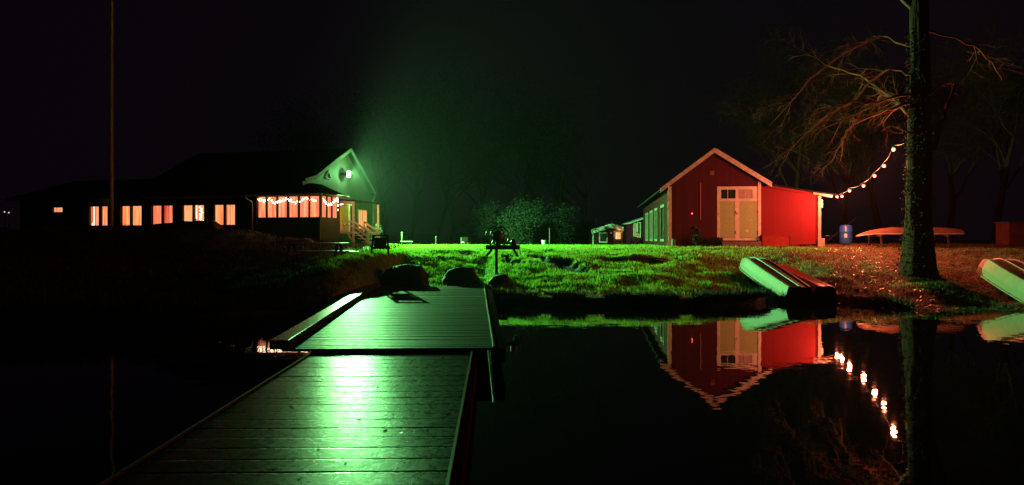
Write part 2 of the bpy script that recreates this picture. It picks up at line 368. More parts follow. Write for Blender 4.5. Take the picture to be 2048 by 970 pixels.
wetm = mat('water film on a board edge', (.03, .03, .026), (.05, .045, .04), .16, 30, .0008, 60, rough2=.4, spec=.5)
wetm.node_tree.nodes['Principled BSDF'].inputs['IOR'].default_value = 1.32
deckf = deckm.copy(); deckf.name = 'wet rough far deck boards'; deckf.node_tree.nodes['Principled BSDF'].inputs['IOR'].default_value = 1.14
for q in deckf.node_tree.nodes:
    if q.type == 'MAP_RANGE': q.inputs[3].default_value = .36; q.inputs[4].default_value = .50
    if q.type == 'BUMP': q.inputs['Distance'].default_value = .0035
def deck_section(name, p0, p1, width0, width1, z, board, label, extra):
    """p0 = near end of the right edge, p1 = far end of the right edge; boards run across"""
    p0 = Vector((*p0, z)); p1 = Vector((*p1, z)); d = (p1 - p0).normalized(); L = (p1 - p0).length
    ang = math.atan2(-d.x, d.y)
    root = empty(name, p0, ang, label, 'dock', 'sections of the floating dock')
    mb = MB(); strips = []; nb_ = int(L / board)
    for i in range(nb_):
        y0 = i * board + .0035; y1 = (i + 1) * board - .0035; wv = width0 + (width1 - width0) * (i / nb_)
        ka = 1 if board > .2 else 3; e = random.uniform(-.0008, .0008) * ka; t1 = random.uniform(-.0012, .0012) * ka
        c = .007
        for (xa, xb) in ((-wv, 0),):
            nseg = 10; vs = []; prof = [(y0, -.035), (y0, -c * .7), (y0 + c, 0), (y1 - .026, 0), (y1 - .001, -.0030), (y1, -.035)]
            for k in range(nseg + 1):
                x = xa + (xb - xa) * k / nseg; wob = .0008 * math.sin(k * 1.3 + i * 2.1)
                for yy, zz in prof: vs.append((x, yy, zz + e + wob + t1 * (yy - y0) / (y1 - y0)))
            fs = []; q = len(prof)
            for k in range(nseg):
                for j in range(q - 1): fs.append((k * q + j, (k + 1) * q + j, (k + 1) * q + j + 1, k * q + j + 1))
            fs.append(tuple(range(q))); fs.append(tuple(nseg * q + j for j in range(q - 1, -1, -1)))
            k0 = len(mb.f); mb.add(vs, fs); strips += [k0 + k * (q - 1) + 3 for k in range(nseg)]
    db = mb.build('deck_boards', deckm if board > .2 else deckf, root); db.data.materials.append(wetm)
    if board > .2:
        for i_ in strips: db.data.polygons[i_].material_index = 1
    extra(root, L, width0, width1)
    return root
def far_extra(root, L, w0, w1):
    for i in range(1, 7): MB().box((-w0 + .1, L * i / 6.2, -.2), (-.1, L * i / 6.2 + .1, -.042)).build('frame_beam', M['dark_wood'], root)
    m = MB(); m.bar((-w0 - .03, -.02, .055), (-w1 - .26, L + .3, .055), .24, .12); m.build('curb_beam', deckm, root, bevel=.01)
    m = MB(); m.bar((.015, .0, .012), (.015, L, .012), .022, .03); m.build('edge_strip', M['steel'], root, bevel=.004)
    m = MB(); m.bar((.1, .0, -.10), (.16, L, -.10), .13, .17); m.build('side_beam', mat('dark far beam', (.02, .016, .013), (.03, .024, .02), 1, 6, spec=0), root)
    for k in range(3):
        for sx in (-w0 * .78, -w0 * .22): MB().box((sx - .3, 1.2 + k * 4 - .5, -.5), (sx + .3, 1.2 + k * 4 + .5, -.205)).build('float', M['black_metal'], root, bevel=.05)
def near_extra(root, L, w0, w1):
    m = MB(); m.bar((-w0 - .012, 0, .005), (-w1 - .012, L, .005), .022, .03); m.build('edge_strip', M['dark_wood'], root)
    m = MB(); m.bar((.012, 0, .008), (.012, L, .008), .02, .03); m.build('edge_strip', M['steel'], root)
    m = MB(); m.bar((.06, 0, -.12), (.06, L, -.12), .05, .2); m.build('side_beam', mat('dark red side beam', (.10, .012, .012), (.06, .008, .008), 1, 6, spec=0), root)
    m = MB(); m.bar((-w0 - .06, 0, -.13), (-w1 - .06, L, -.13), .05, .2); m.build('side_beam', mat('black side beam', (.012, .01, .01), None, 1, spec=0), root)
    for k in range(3):
        for sx in (-w0 * .78, -w0 * .22): MB().box((sx - .28, .6 + k * 3.2 - .4, -.42), (sx + .28, .6 + k * 3.2 + .4, -.225)).build('float', M['black_metal'], root, bevel=.05)
def onplane(x, y, z):
    D = (CAMZ - z) * F / (y - HY); return ((x - CX) / F * D, D)
ZF = .35; ZN = .30
a0 = onplane(985, 695, ZF); a1 = onplane(967, 572, ZF)
deck_section('dock_section', a0, a1, (985 - 569) / F * a0[1], (967 - 768) / F * a1[1], ZF, .142,
             'raised far dock section of wet boards reaching the grassy bank', far_extra)
b1 = onplane(943, 700, ZN); b0_ = onplane(893, 960, ZN)
dv = Vector((b0_[0] - b1[0], b0_[1] - b1[1])).normalized()
b0 = (b1[0] + dv.x * 7.5, b1[1] + dv.y * 7.5)
deck_section('dock_section', b0, (b1[0] - dv.x * .6, b1[1] - dv.y * .6), 2.0, 2.0, ZN, .27,
             'lower near dock section of broad wet boards with red side beam', near_extra)

# ------------------------------------------------------------------ the house on the left
HO = Vector((-9.27, 36.0, 0)); HA = -R(14.06)
HU = Vector((math.cos(HA), math.sin(HA), 0)); HV = Vector((-math.sin(HA), math.cos(HA), 0))
def hit_t(x, y, t, O=None, U=None, V=None):
    """where the line of sight meets the plane local-y = t -> (a, z)"""
    O = O or HO; U = U or HU; V = V or HV
    r = (x - CX) / F; P = O + V * t; a = (r * P.y - P.x) / (U.x - r * U.y)
    D = P.y + a * U.y; return a, CAMZ + (HY - y) / F * D
def hit_a(x, y, a, O=None, U=None, V=None):
    O = O or HO; U = U or HU; V = V or HV
    r = (x - CX) / F; P = O + U * a; t = (r * P.y - P.x) / (V.x - r * V.y)
    D = P.y + t * V.y; return t, CAMZ + (HY - y) / F * D
house = empty('house', HO, HA, 'long low timber house with lit windows, glazed porch and green floodlight on its gable', 'house')
AG = -1.5                                     # gable wall plane
XW = lambda u, v, d: (u, v, d)
def curtain(name, a0, a1, z0, z1, mtl, parent, side='front', off=.06, folds=10):
    """curtain with real folds hanging behind a pane"""
    vs = []; nn = folds * 4
    for k in range(nn + 1):
        a = a0 + (a1 - a0) * k / nn; dp = .025 * math.sin(k / nn * folds * 2 * math.pi + a * 3) + off
        for z in (z0, z1): vs.append((a, dp, z) if side == 'front' else (-dp, a, z))
    if side == 'right': pass
    fs = [(2 * k, 2 * k + 2, 2 * k + 3, 2 * k + 1) for k in range(nn)]
    return MB().add(vs, fs, True).build(name, mtl, parent)
def frame_ring(mb, a0, a1, z0, z1, wd, d0, d1, plane, fixed):
    """four boards round an opening; plane 't' -> front wall (y = fixed), 'a' -> side wall (x = fixed)"""
    for (p, q, r_, s_) in ((a0 - wd, a1 + wd, z1, z1 + wd), (a0 - wd, a1 + wd, z0 - wd, z0), (a0 - wd, a0, z0, z1), (a1, a1 + wd, z0, z1)):
        if plane == 't': mb.box((p, fixed + d0, r_), (q, fixed + d1, s_))
        else: mb.box((fixed + d0, p, r_), (fixed + d1, q, s_))
# wing: wall with real openings
TW = .7
wins = [((177, 198), (202, 216)), ((240, 260), (263, 284)), ((302, 323), (326, 346)), ((364, 385), (388, 409)), ((427, 447), (450, 471))]
wz0 = hit_t(190, 452, TW)[1]; wz1 = hit_t(190, 412, TW)[1]
ops = []
for p in wins: ops.append((hit_t(p[0][0], 440, TW)[0], hit_t(p[1][1], 440, TW)[0], wz0, wz1))
aL = hit_t(40, 440, TW)[0]; small = (hit_t(103, 420, TW)[0], hit_t(126, 420, TW)[0], hit_t(115, 425, TW)[1], hit_t(115, 414, TW)[1])
def wall_with_openings(mb, u0, u1, z0, z1, ops, d0, d1, f):
    """boxes round the openings; f(u, d, z)"""
    def bx(ua, ub, za, zb):
        if ub - ua < 1e-3 or zb - za < 1e-3: return
        vs = [f(ua, d0, za), f(ub, d0, za), f(ub, d1, za), f(ua, d1, za), f(ua, d0, zb), f(ub, d0, zb), f(ub, d1, zb), f(ua, d1, zb)]
        mb.add(vs, [(0, 3, 2, 1), (4, 5, 6, 7), (0, 1, 5, 4), (1, 2, 6, 5), (2, 3, 7, 6), (3, 0, 4, 7)])
    cur = u0
    for (a, b_, za, zb) in sorted(ops):
        bx(cur, a, z0, z1); bx(a, b_, z0, za); bx(a, b_, zb, z1); cur = b_
    bx(cur, u1, z0, z1)
mb = MB(); wall_with_openings(mb, aL, -2.2, .4, 4.0, ops + [small], TW, TW + .15, lambda u, d, z: (u, d, z))
mb.box((aL, TW + 8.2, .4), (-2.2, TW + 8.35, 4.0)); mb.box((aL, TW + .15, .4), (aL + .15, TW + 8.2, 4.0))
mb.build('wall', M['house_board'], house, 'dark boarded front wall of the low wing')
mb = MB(); mb.slab([(aL - .4, .25, 3.98), (-3.0, .25, 3.98), (-3.0, 4.9, 5.3), (aL - .4, 4.9, 5.3)], .12)
mb.slab([(-3.0, 9.6, 3.98), (aL - .4, 9.6, 3.98), (aL - .4, 4.9, 5.3), (-3.0, 4.9, 5.3)], .12)
mb.build('roof', M['roof'], house, 'dark roof of the low wing')
mb = MB(); mb.tube([(aL - .4, .18, 3.9), (-3.8, .18, 3.9)], .05, 8); mb.build('gutter', M['dark_wood'], house)
cm = ['curtain', 'curtain_yellow', 'curtain_pink', 'curtain_yellow', 'curtain_yellow']
for i, (p, o_) in enumerate(zip(wins, ops)):
    fr = MB(); frame_ring(fr, o_[0] + .03, o_[1] - .03, o_[2] + .03, o_[3] - .03, .03, -.01, .1, 't', TW)
    mid0 = hit_t(p[0][1], 440, TW)[0]; mid1 = hit_t(p[1][0], 440, TW)[0]
    fr.box((mid0, TW - .02, o_[2] + .03), (mid1, TW + .09, o_[3] - .03))
    f = fr.build('window', M['dark_wood'], house)
    for jj, (c0, c1) in enumerate(((o_[0] + .03, mid0), (mid1, o_[1] - .03))):
        if (i, jj) in ((0, 0), (4, 1), (2, 1)):
            w1_ = {0: .45, 4: .35, 2: .5}[i]; cut = c0 + (c1 - c0) * w1_
            curtain('curtain', c0, cut, o_[2], o_[3], M['curtain_red' if i != 4 else 'curtain'], f, off=TW + .115, folds=2)
            curtain('curtain', cut, c1, o_[2], o_[3], M[cm[i]], f, off=TW + .145, folds=2)
        else: curtain('curtain', c0, c1, o_[2], o_[3], M[cm[i]], f, off=TW + .13, folds=3)
    if i == 0:
        a = hit_t(186, 430, TW)[0]; MB().box((a - .04, TW + .06, o_[2] + .03), (a + .05, TW + .09, o_[3] - .03)).build('curtain_gap', M['bright_strip'], f)
        s_ = MB(); s_.lathe([(.0, 0), (.07, .0), (.08, .1), (.03, .16)], 10, (a, TW + .03, o_[2] + .03)); s_.build('window_lamp', M['bright_strip'], f)
    if i == 3:
        a = hit_t(391, 430, TW)[0]; MB().box((a - .04, TW + .06, o_[2] + .35), (a + .04, TW + .09, o_[3] - .03)).build('curtain_gap', M['bright_strip'], f)
        for k in range(9):
            x = hit_t(random.uniform(397, 407), 430, TW)[0]; z = o_[2] + .2 + k * .09
            s_ = MB(); s_.lathe([(0, 0), (.035, .01), (.03, .05), (0, .06)], 8, (x, TW + .06, z)); s_.build('star_light', M['fairy'], f)
f = MB(); frame_ring(f, small[0] + .03, small[1] - .03, small[2] + .03, small[3] - .03, .03, -.01, .1, 't', TW)
f = f.build('window', M['dark_wood'], house, 'small high lit window near the dark end of the wing')
curtain('curtain', small[0] + .03, small[1] - .03, small[2], small[3], M['curtain_pink'], f, off=TW + .13, folds=2)
a, z = hit_t(205, 396, TW - .3)
s_ = MB(); s_.lathe([(.0, .0), (.2, .0), (.22, .03), (.1, .06), (0, .07)], 14, (a, TW - .32, z - .03)); s_.build('eave_lamp', glow('eave lamp', (1, .35, .2), (1, .5, .35), 1.0), house)

# glazed porch
pf = [(513, 530.6), (532.5, 552), (554, 573), (575, 595), (597, 616.5), (618, 638)]
pr = [(644.5, 655), (656, 665), (666, 677.5)]
pz0 = hit_t(630, 434, 0)[1]; pz1 = hit_t(630, 392, 0)[1]; paL = hit_t(508, 420, 0)[0]; PD = 2.05
fo = [(hit_t(a, 420, 0)[0], hit_t(b_, 420, 0)[0], pz0, pz1) for a, b_ in pf]
ro = [(hit_a(a, 420, 0)[0], hit_a(b_, 420, 0)[0], pz0, pz1 + .02) for a, b_ in pr]
mb = MB(); mb.box((paL, 0, 1.2), (0, .1, pz0)); mb.box((-.1, .1, 1.2), (0, PD, pz0))
mb.box((paL, 0, pz1), (0, .1, 3.86)); mb.box((-.1, .1, pz1 + .02), (0, PD, 3.86)); mb.box((paL, .1, 1.2), (paL + .1, PD, 3.86))
mb.build('porch_wall', M['house_board'], house)
cur = paL
for (a, b_, za, zb) in fo: MB().box((cur, .01, pz0 + .002), (a, .09, pz1 - .002)).build('window_mullion', M['dark_wood'], house); cur = b_
MB().box((cur, .01, pz0 + .002), (-.002, .09, pz1 - .002)).build('window_mullion', M['dark_wood'], house)
cur = .1
for (a, b_, za, zb) in ro: MB().box((-.09, cur, pz0 + .002), (-.01, a, zb - .002)).build('window_mullion', M['dark_wood'], house); cur = b_
MB().box((-.09, cur, pz0 + .002), (-.01, PD, pz1)).build('window_mullion', M['dark_wood'], house)
for i, (a, b_, za, zb) in enumerate(fo):
    g = curtain('curtain', a, b_, za, zb, M['curtain_pink' if i != 1 else 'curtain'], house, off=.16, folds=3)
for (a, b_, za, zb) in ro:
    curtain('curtain', a - .05, b_ + .05, za, zb, M['curtain_pink'], house, side='right', off=.16, folds=2)
MB().box((paL + .02, -.02, pz1 - .005), (.012, .0 - .003, pz1 + .14)).build('porch_fascia', mat('porch fascia', (.4, .22, .15), (.3, .17, .12), .6, 6), house)
MB().box((-.06, -.05, 1.3), (.045, -.004, pz0 + .02)).build('corner_post', mat('greyish corner board', (.2, .18, .16), (.15, .13, .11), .7, 6), house)
mb = MB(); zt = 3.93
A_, B_, C_, D_ = (paL - .25, -.3, zt), (.28, -.3, zt), (.28, PD + .3, zt), (-1.2, PD + .3, zt + .65)
E_, F_ = (-1.2, 1.5, zt + .65), (paL - .25, 1.5, zt + .65)
mb.slab([A_, B_, E_, F_], .09); mb.slab([B_, C_, D_, E_], .09); mb.build('porch_roof', M['roof'], house)
mb = MB(); mb.tube([(paL - .3, -.36, 3.9), (.3, -.36, 3.9)], .055, 8); mb.tube([(.34, -.3, 3.9), (.34, PD + .3, 3.9)], .05, 8)
mb.build('gutter', mat('porch gutter', (.36, .2, .14), (.26, .14, .1), .4, 3), house)
mb = MB(); mb.tube([(paL - .28, -.36, 3.86), (paL - .2, -.30, 3.72), (paL - .06, -.1, 3.58), (paL - .05, -.06, 3.4), (paL - .05, -.06, 2.0)], .035, 8)
mb.build('downpipe', M['white_worn'], house)
# main gable block
gpts = [hit_a(752, 385, AG + .35), hit_a(703, 297, AG + .35), hit_a(672, 320, AG + .35), hit_a(634, 351, AG + .35), hit_a(611, 358, AG + .35)]
gpts = [(t, z) for t, z in gpts]
mb = MB()
tw0 = hit_a(745, 440, AG)[0]; gz_ = lambda t: np.interp(t, [p[0] for p in gpts[::-1]], [p[1] for p in gpts[::-1]])
ts = [1.0] + [p[0] for p in gpts[::-1] if 1.2 < p[0] < tw0] + [tw0]
mb.prism([(1.0, .6), (tw0, .6)] + [(t, float(gz_(t)) - .14) for t in ts[::-1]], AG, AG - .18, lambda u, v, d: (d, u, v))
mb.box((-11, tw0 - .16, .6), (AG - .18, tw0, float(gz_(tw0)) - .16))
mb.build('gable_wall', M['house_board'], house)
mb = MB()
for (t0, z0), (t1, z1) in zip(gpts[:-1], gpts[1:]):
    mb.slab([(AG + .32, t0, z0), (AG + .32, t1, z1), (-11, t1, z1), (-11, t0, z0)], .1)
mb.build('roof', M['roof'], house, 'steep dark main roof with a flared eave')
mb = MB()
for (t0, z0), (t1, z1) in zip(gpts[:-1], gpts[1:]):
    mb.add([(AG + .35, t0, z0 + .03), (AG + .35, t1, z1 + .03), (AG + .35, t1, z1 - .17), (AG + .35, t0, z0 - .17),
            (AG + .322, t0, z0 + .03), (AG + .322, t1, z1 + .03), (AG + .322, t1, z1 - .17), (AG + .322, t0, z0 - .17)],
           [(0, 1, 2, 3), (7, 6, 5, 4), (0, 4, 5, 1), (3, 2, 6, 7), (1, 5, 6, 2), (0, 3, 7, 4)])
M['trim_grey'] = mat('dull greenish trim', (.20, .20, .17), (.14, .14, .12), .7, 6, spec=.1)
mb.build('rake_board', M['trim_grey'], house)
MB().box((AG - .06, tw0 - .02, 1.1), (AG + .05, tw0 + .1, 3.9)).build('corner_board', M['trim_grey'], house)
mb = MB(); t_, z_ = hit_a(750, 392, AG + .3); mb.tube([(AG + .3, t_, z_), (AG + .18, t_ - .05, z_ - .3), (AG + .1, tw0 + .14, z_ - .5), (AG + .1, tw0 + .14, 1.4)], .04, 8); mb.build('downpipe', M['trim_grey'], house)
# small triangular bracket window beside the lamp
t_, z_ = hit_a(656, 352, AG + .04); mb = MB()
mb.bar((AG + .05, t_ - .25, z_ - .1), (AG + .05, t_ + .05, z_ + .3), .05, .05); mb.bar((AG + .05, t_ + .05, z_ + .3), (AG + .05, t_ + .33, z_ - .12), .05, .08)
mb.box((AG + .02, t_ - .25, z_ - .16), (AG + .06, t_ + .3, z_ - .1)); mb.build('gable_bracket', M['trim_grey'], house)
# windows and the door in the gable wall
gw = [hit_a(716, 440, AG)[0], hit_a(723, 440, AG)[0], hit_a(724.5, 440, AG)[0], hit_a(732, 440, AG)[0]]
z0 = hit_a(724, 458, AG)[1]; z1 = hit_a(724, 421, AG)[1]
fr = MB(); frame_ring(fr, gw[0], gw[3], z0, z1, .07, 0, .05, 'a', AG); fr.box((AG + .003, gw[1], z0), (AG + .045, gw[2], z1)); f = fr.build('window', M['trim_grey'], house)
for c0, c1 in ((gw[0], gw[1]), (gw[2], gw[3])): curtain('curtain', c0, c1, z0, z1, M['curtain_yellow'], f, side='right', off=-AG - .035, folds=2)
dt0, dt1 = hit_a(681, 430, AG)[0] - .3, hit_a(696, 430, AG)[0]
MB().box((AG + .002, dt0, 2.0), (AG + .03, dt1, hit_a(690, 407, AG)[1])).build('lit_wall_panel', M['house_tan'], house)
d0, d1 = hit_a(697, 430, AG)[0], hit_a(705, 430, AG)[0]; dz1 = hit_a(700, 408, AG)[1]
mb = MB(); frame_ring(mb, d0 + .1, d1 - .1, 2.15, dz1 - .1, .1, 0, .06, 'a', AG); dd = mb.build('door', M['white'], house)
MB().box((AG + .01, d0 + .1, 2.15), (AG + .04, d1 - .1, dz1 - .1)).build('door_leaf', M['dark_wood'], dd)
# entry landing with roof, posts, steps and railings
TE = 2.35; pa = hit_t(706.5, 440, TE)[0]; fz = hit_t(700, 463, TE)[1]; bz = hit_t(700, 404, TE)[1]; rz_ = hit_t(700, 443, TE)[1]
MB().box((AG, TE, fz - .12), (pa, TE + 3.2, fz)).build('landing', M['white_worn'], house)
mb = MB(); mb.slab([(AG + .02, TE - .15, bz + .22), (pa + .15, TE - .15, bz + .1), (pa + .15, TE + 3.3, bz + .1), (AG + .02, TE + 3.3, bz + .22)], .06); mb.build('entry_roof', M['roof'], house)
MB().box((-.9, TE - .04, bz - .1), (pa + .06, TE + .06, bz + .03)).build('entry_beam', M['white'], house)
mb = MB(); mb.box((pa - .05, TE - .03, 1.3), (pa + .05, TE + .065, bz - .102)); mb.build('post', M['white'], house)
mb = MB(); mb.box((pa - .05, TE + 3.0, 1.3), (pa + .05, TE + 3.1, bz - .002)); mb.build('post', M['white'], house)
sa = hit_t(737, 470, TE)[0]; sz = hit_t(737, 465, TE)[1]; sg = 1.3
mb = MB()
mb.bar((0.0, TE, rz_), (pa, TE, rz_), .05, .08); mb.bar((0.0, TE, rz_ - .24), (pa, TE, rz_ - .24), .04, .06)
mb.bar((pa, TE, rz_ + .01), (sa + .08, TE, sz), .05, .09); mb.bar((pa, TE, rz_ - .22), (sa, TE, sz - .24), .05, .08)
mb.bar((pa, TE, rz_ - .45), (sa - .05, TE, sz - .47), .04, .06)
mb.box((sa - .04, TE - .045, sg), (sa + .04, TE + .045, sz + .02)); mb.build('railing', M['white'], house)
mb = MB()
mb.bar((pa, TE + 1.25, rz_ + .01), (sa + .08, TE + 1.25, sz), .05, .09); mb.bar((pa, TE + 1.25, rz_ - .22), (sa, TE + 1.25, sz - .24), .05, .08)
mb.box((sa - .04, TE + 1.2, sg), (sa + .04, TE + 1.3, sz + .02)); mb.box((pa - .04, TE + 1.2, 1.3), (pa + .04, TE + 1.3, rz_ + .05)); mb.build('railing', M['white'], house)
for k in range(4):
    MB().box((pa + .02 + k * .21, TE + .05, fz - .22 - k * .17), (pa + .28 + k * .21, TE + 1.18, fz - .17 - k * .17)).build('step', M['white_worn'], house)
mb = MB(); mb.bar((0, TE, rz_ - .1), (pa, TE, 1.55), .05, .07); mb.build('brace', M['white_worn'], house)
# entry lamp that lights the landing
s_ = MB(); s_.lathe([(.0, -.1), (.06, -.09), (.08, -.02), (.05, 0)], 12, (-.6, TE + 1.0, bz + .0)); el = s_.build('ceiling_lamp', glow('entry lamp glass', (1, .45, .25), (1, .5, .3), 6), house)
def point(name, loc, power, col, r=.05, parent=None):
    L = bpy.data.lights.new(name, 'POINT'); L.energy = power; L.color = col; L.shadow_soft_size = r
    o = bpy.data.objects.new(name, L); COL.objects.link(o); o.location = loc
    if parent: o.parent = parent
    return o
point('entry_light', (-.45, TE + .9, bz - .3), 260, (1, .30, .14), .06, house)
point('porch_window_fill', (.75, 1.2, 3.1), 22, (1, .3, .14), .3, house)  # added fill without a fixture, strengthens the glow of the porch windows
# floodlight on the gable
lt, lz = hit_a(700, 348, AG + .5)
mb = MB(); mb.bar((AG - .02, lt, lz), (AG + .32, lt, lz), .05, .05); mb.box((AG + .28, lt - .17, lz - .13), (AG + .40, lt + .17, lz + .13)); fl_ = mb.build('floodlight', M['black_metal'], house)
tag(fl_, 'floodlight with burning green white lens')
MB().lathe([(0, 0), (.19, 0), (.19, .03), (.0, .05)], 20).build('lens', M['flood'], fl_)
lens = bpy.data.objects['lens']; lens.matrix_local = Matrix.Translation((AG + .405, lt, lz)) @ Matrix.Rotation(R(90), 4, 'Y') @ Matrix.Rotation(0, 4, 'X')
SL = bpy.data.lights.new('flood_beam', 'SPOT'); SL.energy = FLOOD_W; SL.color = FLOOD_COL; SL.spot_size = R(160); SL.spot_blend = .34; SL.shadow_soft_size = .05
so = bpy.data.objects.new('flood_beam', SL); COL.objects.link(so)
lw = HO + HU * (AG + .58) + HV * lt; lw.z = lz; so.location = lw
aim = Vector((1, -.035, -.10)); so.rotation_euler = aim.to_track_quat('-Z', 'Y').to_euler()
point('flood_spill', HO + HU * (AG + .80) + HV * lt + Vector((0, 0, lz + .02)), 420, FLOOD_COL, .06)
print('lamp at', tuple(lw))

# fairy lights inside the porch panes
def fairy(path, label, cnt, seed):
    rnd = random.Random(seed)
    root = empty('fairy_lights', HO, HA, label, 'string lights', 'fairy lights in the porch windows')
    mb = MB(); mb.tube([Vector(p) for p in path], .004, 4); mb.build('cord', M['cord'], root)
    base = None
    L = [0]
    for p, q in zip(path[:-1], path[1:]): L.append(L[-1] + (Vector(q) - Vector(p)).length)
    for k in range(cnt):
        s = rnd.uniform(0, L[-1]); i = max(j for j in range(len(L) - 1) if L[j] <= s); f = (s - L[i]) / max(1e-6, L[i + 1] - L[i])
        p = Vector(path[i]).lerp(Vector(path[i + 1]), f) + Vector((0, 0, rnd.uniform(-.09, .05)))
        if base is None:
            base = MB().lathe([(0, -.022), (.019, -.01), (.019, .01), (0, .022)], 6).build('bulb', M['fairy'], root); o = base
        else: o = base.copy(); COL.objects.link(o)
        o.location = p; sc_ = rnd.choice([.7, 1, 1, 1.5]); o.scale = (sc_,) * 3
pathf = []
pts_px = [(516, 398), (528, 400), (541, 399), (549, 406), (560, 402), (571, 397), (580, 399), (592, 405), (600, 401), (611, 396), (620, 399), (634, 403)]
for x, y in pts_px:
    a, z = hit_t(x, y, .045); pathf.append((a, .045, z))
fairy(pathf, 'string of warm fairy lights drooping along the front porch windows', 80, 1)
pathr = []
for x, y in [(645, 396), (650, 402), (656, 409), (663, 407), (670, 400), (675, 396), (676, 405), (676, 418), (676.5, 432)]:
    t, z = hit_a(x, y, -.045); pathr.append((-.045, t, z))
fairy(pathr, 'string of warm fairy lights looped across the side windows of the porch', 60, 2)

# ------------------------------------------------------------------ the red barn
BO = Vector((7.334, 34.8, 0)); BA = -R(6.5); BU = Vector((math.cos(BA), math.sin(BA), 0)); BV = Vector((-math.sin(BA), math.cos(BA), 0))
bt = lambda x, y, t: hit_t(x, y, t, BO, BU, BV); ba = lambda x, y, a: hit_a(x, y, a, BO, BU, BV)
barn = empty('barn', BO, BA, 'dark red boarded barn with pale double doors and a bright red lean-to', 'barn')
W = bt(1518, 450, 0)[0]; apex = bt(1429, 297, -.35); el_ = bt(1321, 377, -.35); er_ = bt(1544, 366, -.35); BL = 19.5
roofz = lambda a: float(np.interp(a, [el_[0], apex[0], er_[0]], [el_[1], apex[1], er_[1]]))
dA0, dA1 = bt(1434, 400, 0)[0], bt(1517, 400, 0)[0]; dZ0 = bt(1475, 480, 0)[1]; dZ1 = bt(1475, 373, 0)[1]
mb = MB()
mb.prism([(0, 1.45), (W, 1.45), (W, roofz(W) - .16), (apex[0], apex[1] - .17), (0, roofz(0) - .16)], 0, .15, lambda u, v, d: (u, d, v))
mb.build('wall', M['red_board'], barn); mb = MB()
mb.prism([(0, 1.0), (W, 1.0), (W, roofz(W) - .16), (apex[0], apex[1] - .17), (0, roofz(0) - .16)], BL - .15, BL, lambda u, v, d: (u, d, v))
mb.build('wall', M['red_board'], barn)
wn = []
for x0, x1 in ((1291.5, 1296.5), (1300.5, 1306), (1310, 1315.5), (1322, 1329.5)):
    t1 = ba(x0, 440, 0)[0]; t0 = ba(x1, 440, 0)[0]; wn.append((t0, t1, 1.72, 3.42))
mb = MB(); wall_with_openings(mb, .152, BL - .152, 1.2, roofz(0) - .16, wn, 0, .15, lambda u, d, z: (d, u, z)); mb.build('wall', M['shaded_red_board'], barn)
mb = MB(); mb.box((W - .15, .152, 1.2), (W, BL - .152, roofz(W) - .2)); mb.build('wall', M['red_board'], barn)
for t0, t1, z0, z1 in wn:
    fr = MB(); wdd = min(.12, (t1 - t0) * .22)
    fr.box((-.04, t0 - .02, z0 - .1), (.05, t0 + wdd, z1 + .08)); fr.box((-.04, t1 - wdd, z0 - .1), (.05, t1 + .02, z1 + .08))
    fr.box((-.035, t0 + wdd, z1 - .06), (.05, t1 - wdd, z1 + .08)); fr.box((-.035, t0 + wdd, z0 - .1), (.05, t1 - wdd, z0 + .03))
    fr.box((-.02, (t0 + t1) / 2 - .03, z0), (.04, (t0 + t1) / 2 + .03, z1 - .06))
    f = fr.build('window', M['dimmed_trim'], barn)
    MB().box((.055, t0 - .0, z0), (.07, t1 + .0, z1)).build('pane', M['green_glass'], f)
mb = MB(); mb.box((-.03, .155, .9), (.12, BL - .1, 1.198)); mb.box((.0, .02, .9), (W, .14, 1.448)); mb.build('plinth', M['plinth'], barn)
mb = MB(); ov = -.35
for (p, q) in ((el_, apex), (apex, er_)):
    mb.slab([(p[0], ov + .03, p[1]), (q[0], ov + .03, q[1]), (q[0], BL + .3, q[1]), (p[0], BL + .3, p[1])], .09)
mb.build('roof', M['roof'], barn)
mb = MB()
for (p, q) in ((el_, apex), (apex, er_)):
    for (y0, y1, dz0, dz1) in ((ov, ov + .027, -.19, .03),):
        vs = [(p[0], y0, p[1] + dz0), (q[0], y0, q[1] + dz0), (q[0], y0, q[1] + dz1), (p[0], y0, p[1] + dz1)]
        vs += [(a, y1, c) for a, _, c in vs]
        mb.add(vs, [(0, 1, 2, 3), (7, 6, 5, 4), (0, 4, 5, 1), (3, 2, 6, 7), (1, 5, 6, 2), (0, 3, 7, 4)])
mb.bar((apex[0] + .05, ov - .012, apex[1] - .02), (er_[0], ov - .012, er_[1] - .0), .022, .07)
mb.build('rake_board', M['white_worn'], barn)
MB().box((-.05, -.035, 1.42), (.115, -.003, roofz(0) - .2)).build('corner_board', M['white'], barn)
MB().box((W - .05, -.045, dZ0 - .06), (W + .08, -.003, roofz(W) - .22)).build('corner_board', M['white'], barn)
# double doors with transom
mb = MB(); T = .13
mb.box((dA0, -.03, dZ1 - .14), (dA1 - .06, -.001, dZ1)); mb.box((dA0, -.03, dZ0 + .12), (dA0 + T, -.001, dZ1 - .14)); mb.box((dA1 - .2, -.03, 3.62), (dA1 - .06, -.001, dZ1 - .14))
mb.box((dA0 + T, -.034, 3.50), (dA1 - .06, -.001, 3.62)); mb.box((dA0 + .26, -.03, dZ0 - .02), (dA1 - .06, -.001, dZ0 + .09))
mb.box((dA0 + T, -.026, 3.62), (dA0 + T + .05, -.001, dZ1 - .14)); mb.box((dA1 - .28, -.026, 3.62), (dA1 - .2, -.001, dZ1 - .14))
mid = bt(1474, 400, 0)[0]; mb.box((mid - .1, -.028, dZ0 + .09), (mid + .1, -.001, 3.50)); mb.box((mid - .07, -.028, 3.62), (mid + .05, -.001, dZ1 - .14))
door = mb.build('door', M['white'], barn)
MB().box((dA0 + T, -.018, dZ0 + .1), (mid - .1, -.002, 3.50)).build('door_panel', M['tan'], door)
MB().box((mid + .1, -.018, dZ0 + .1), (dA1 - .03, -.002, 3.50)).build('door_panel', M['tan'], door)
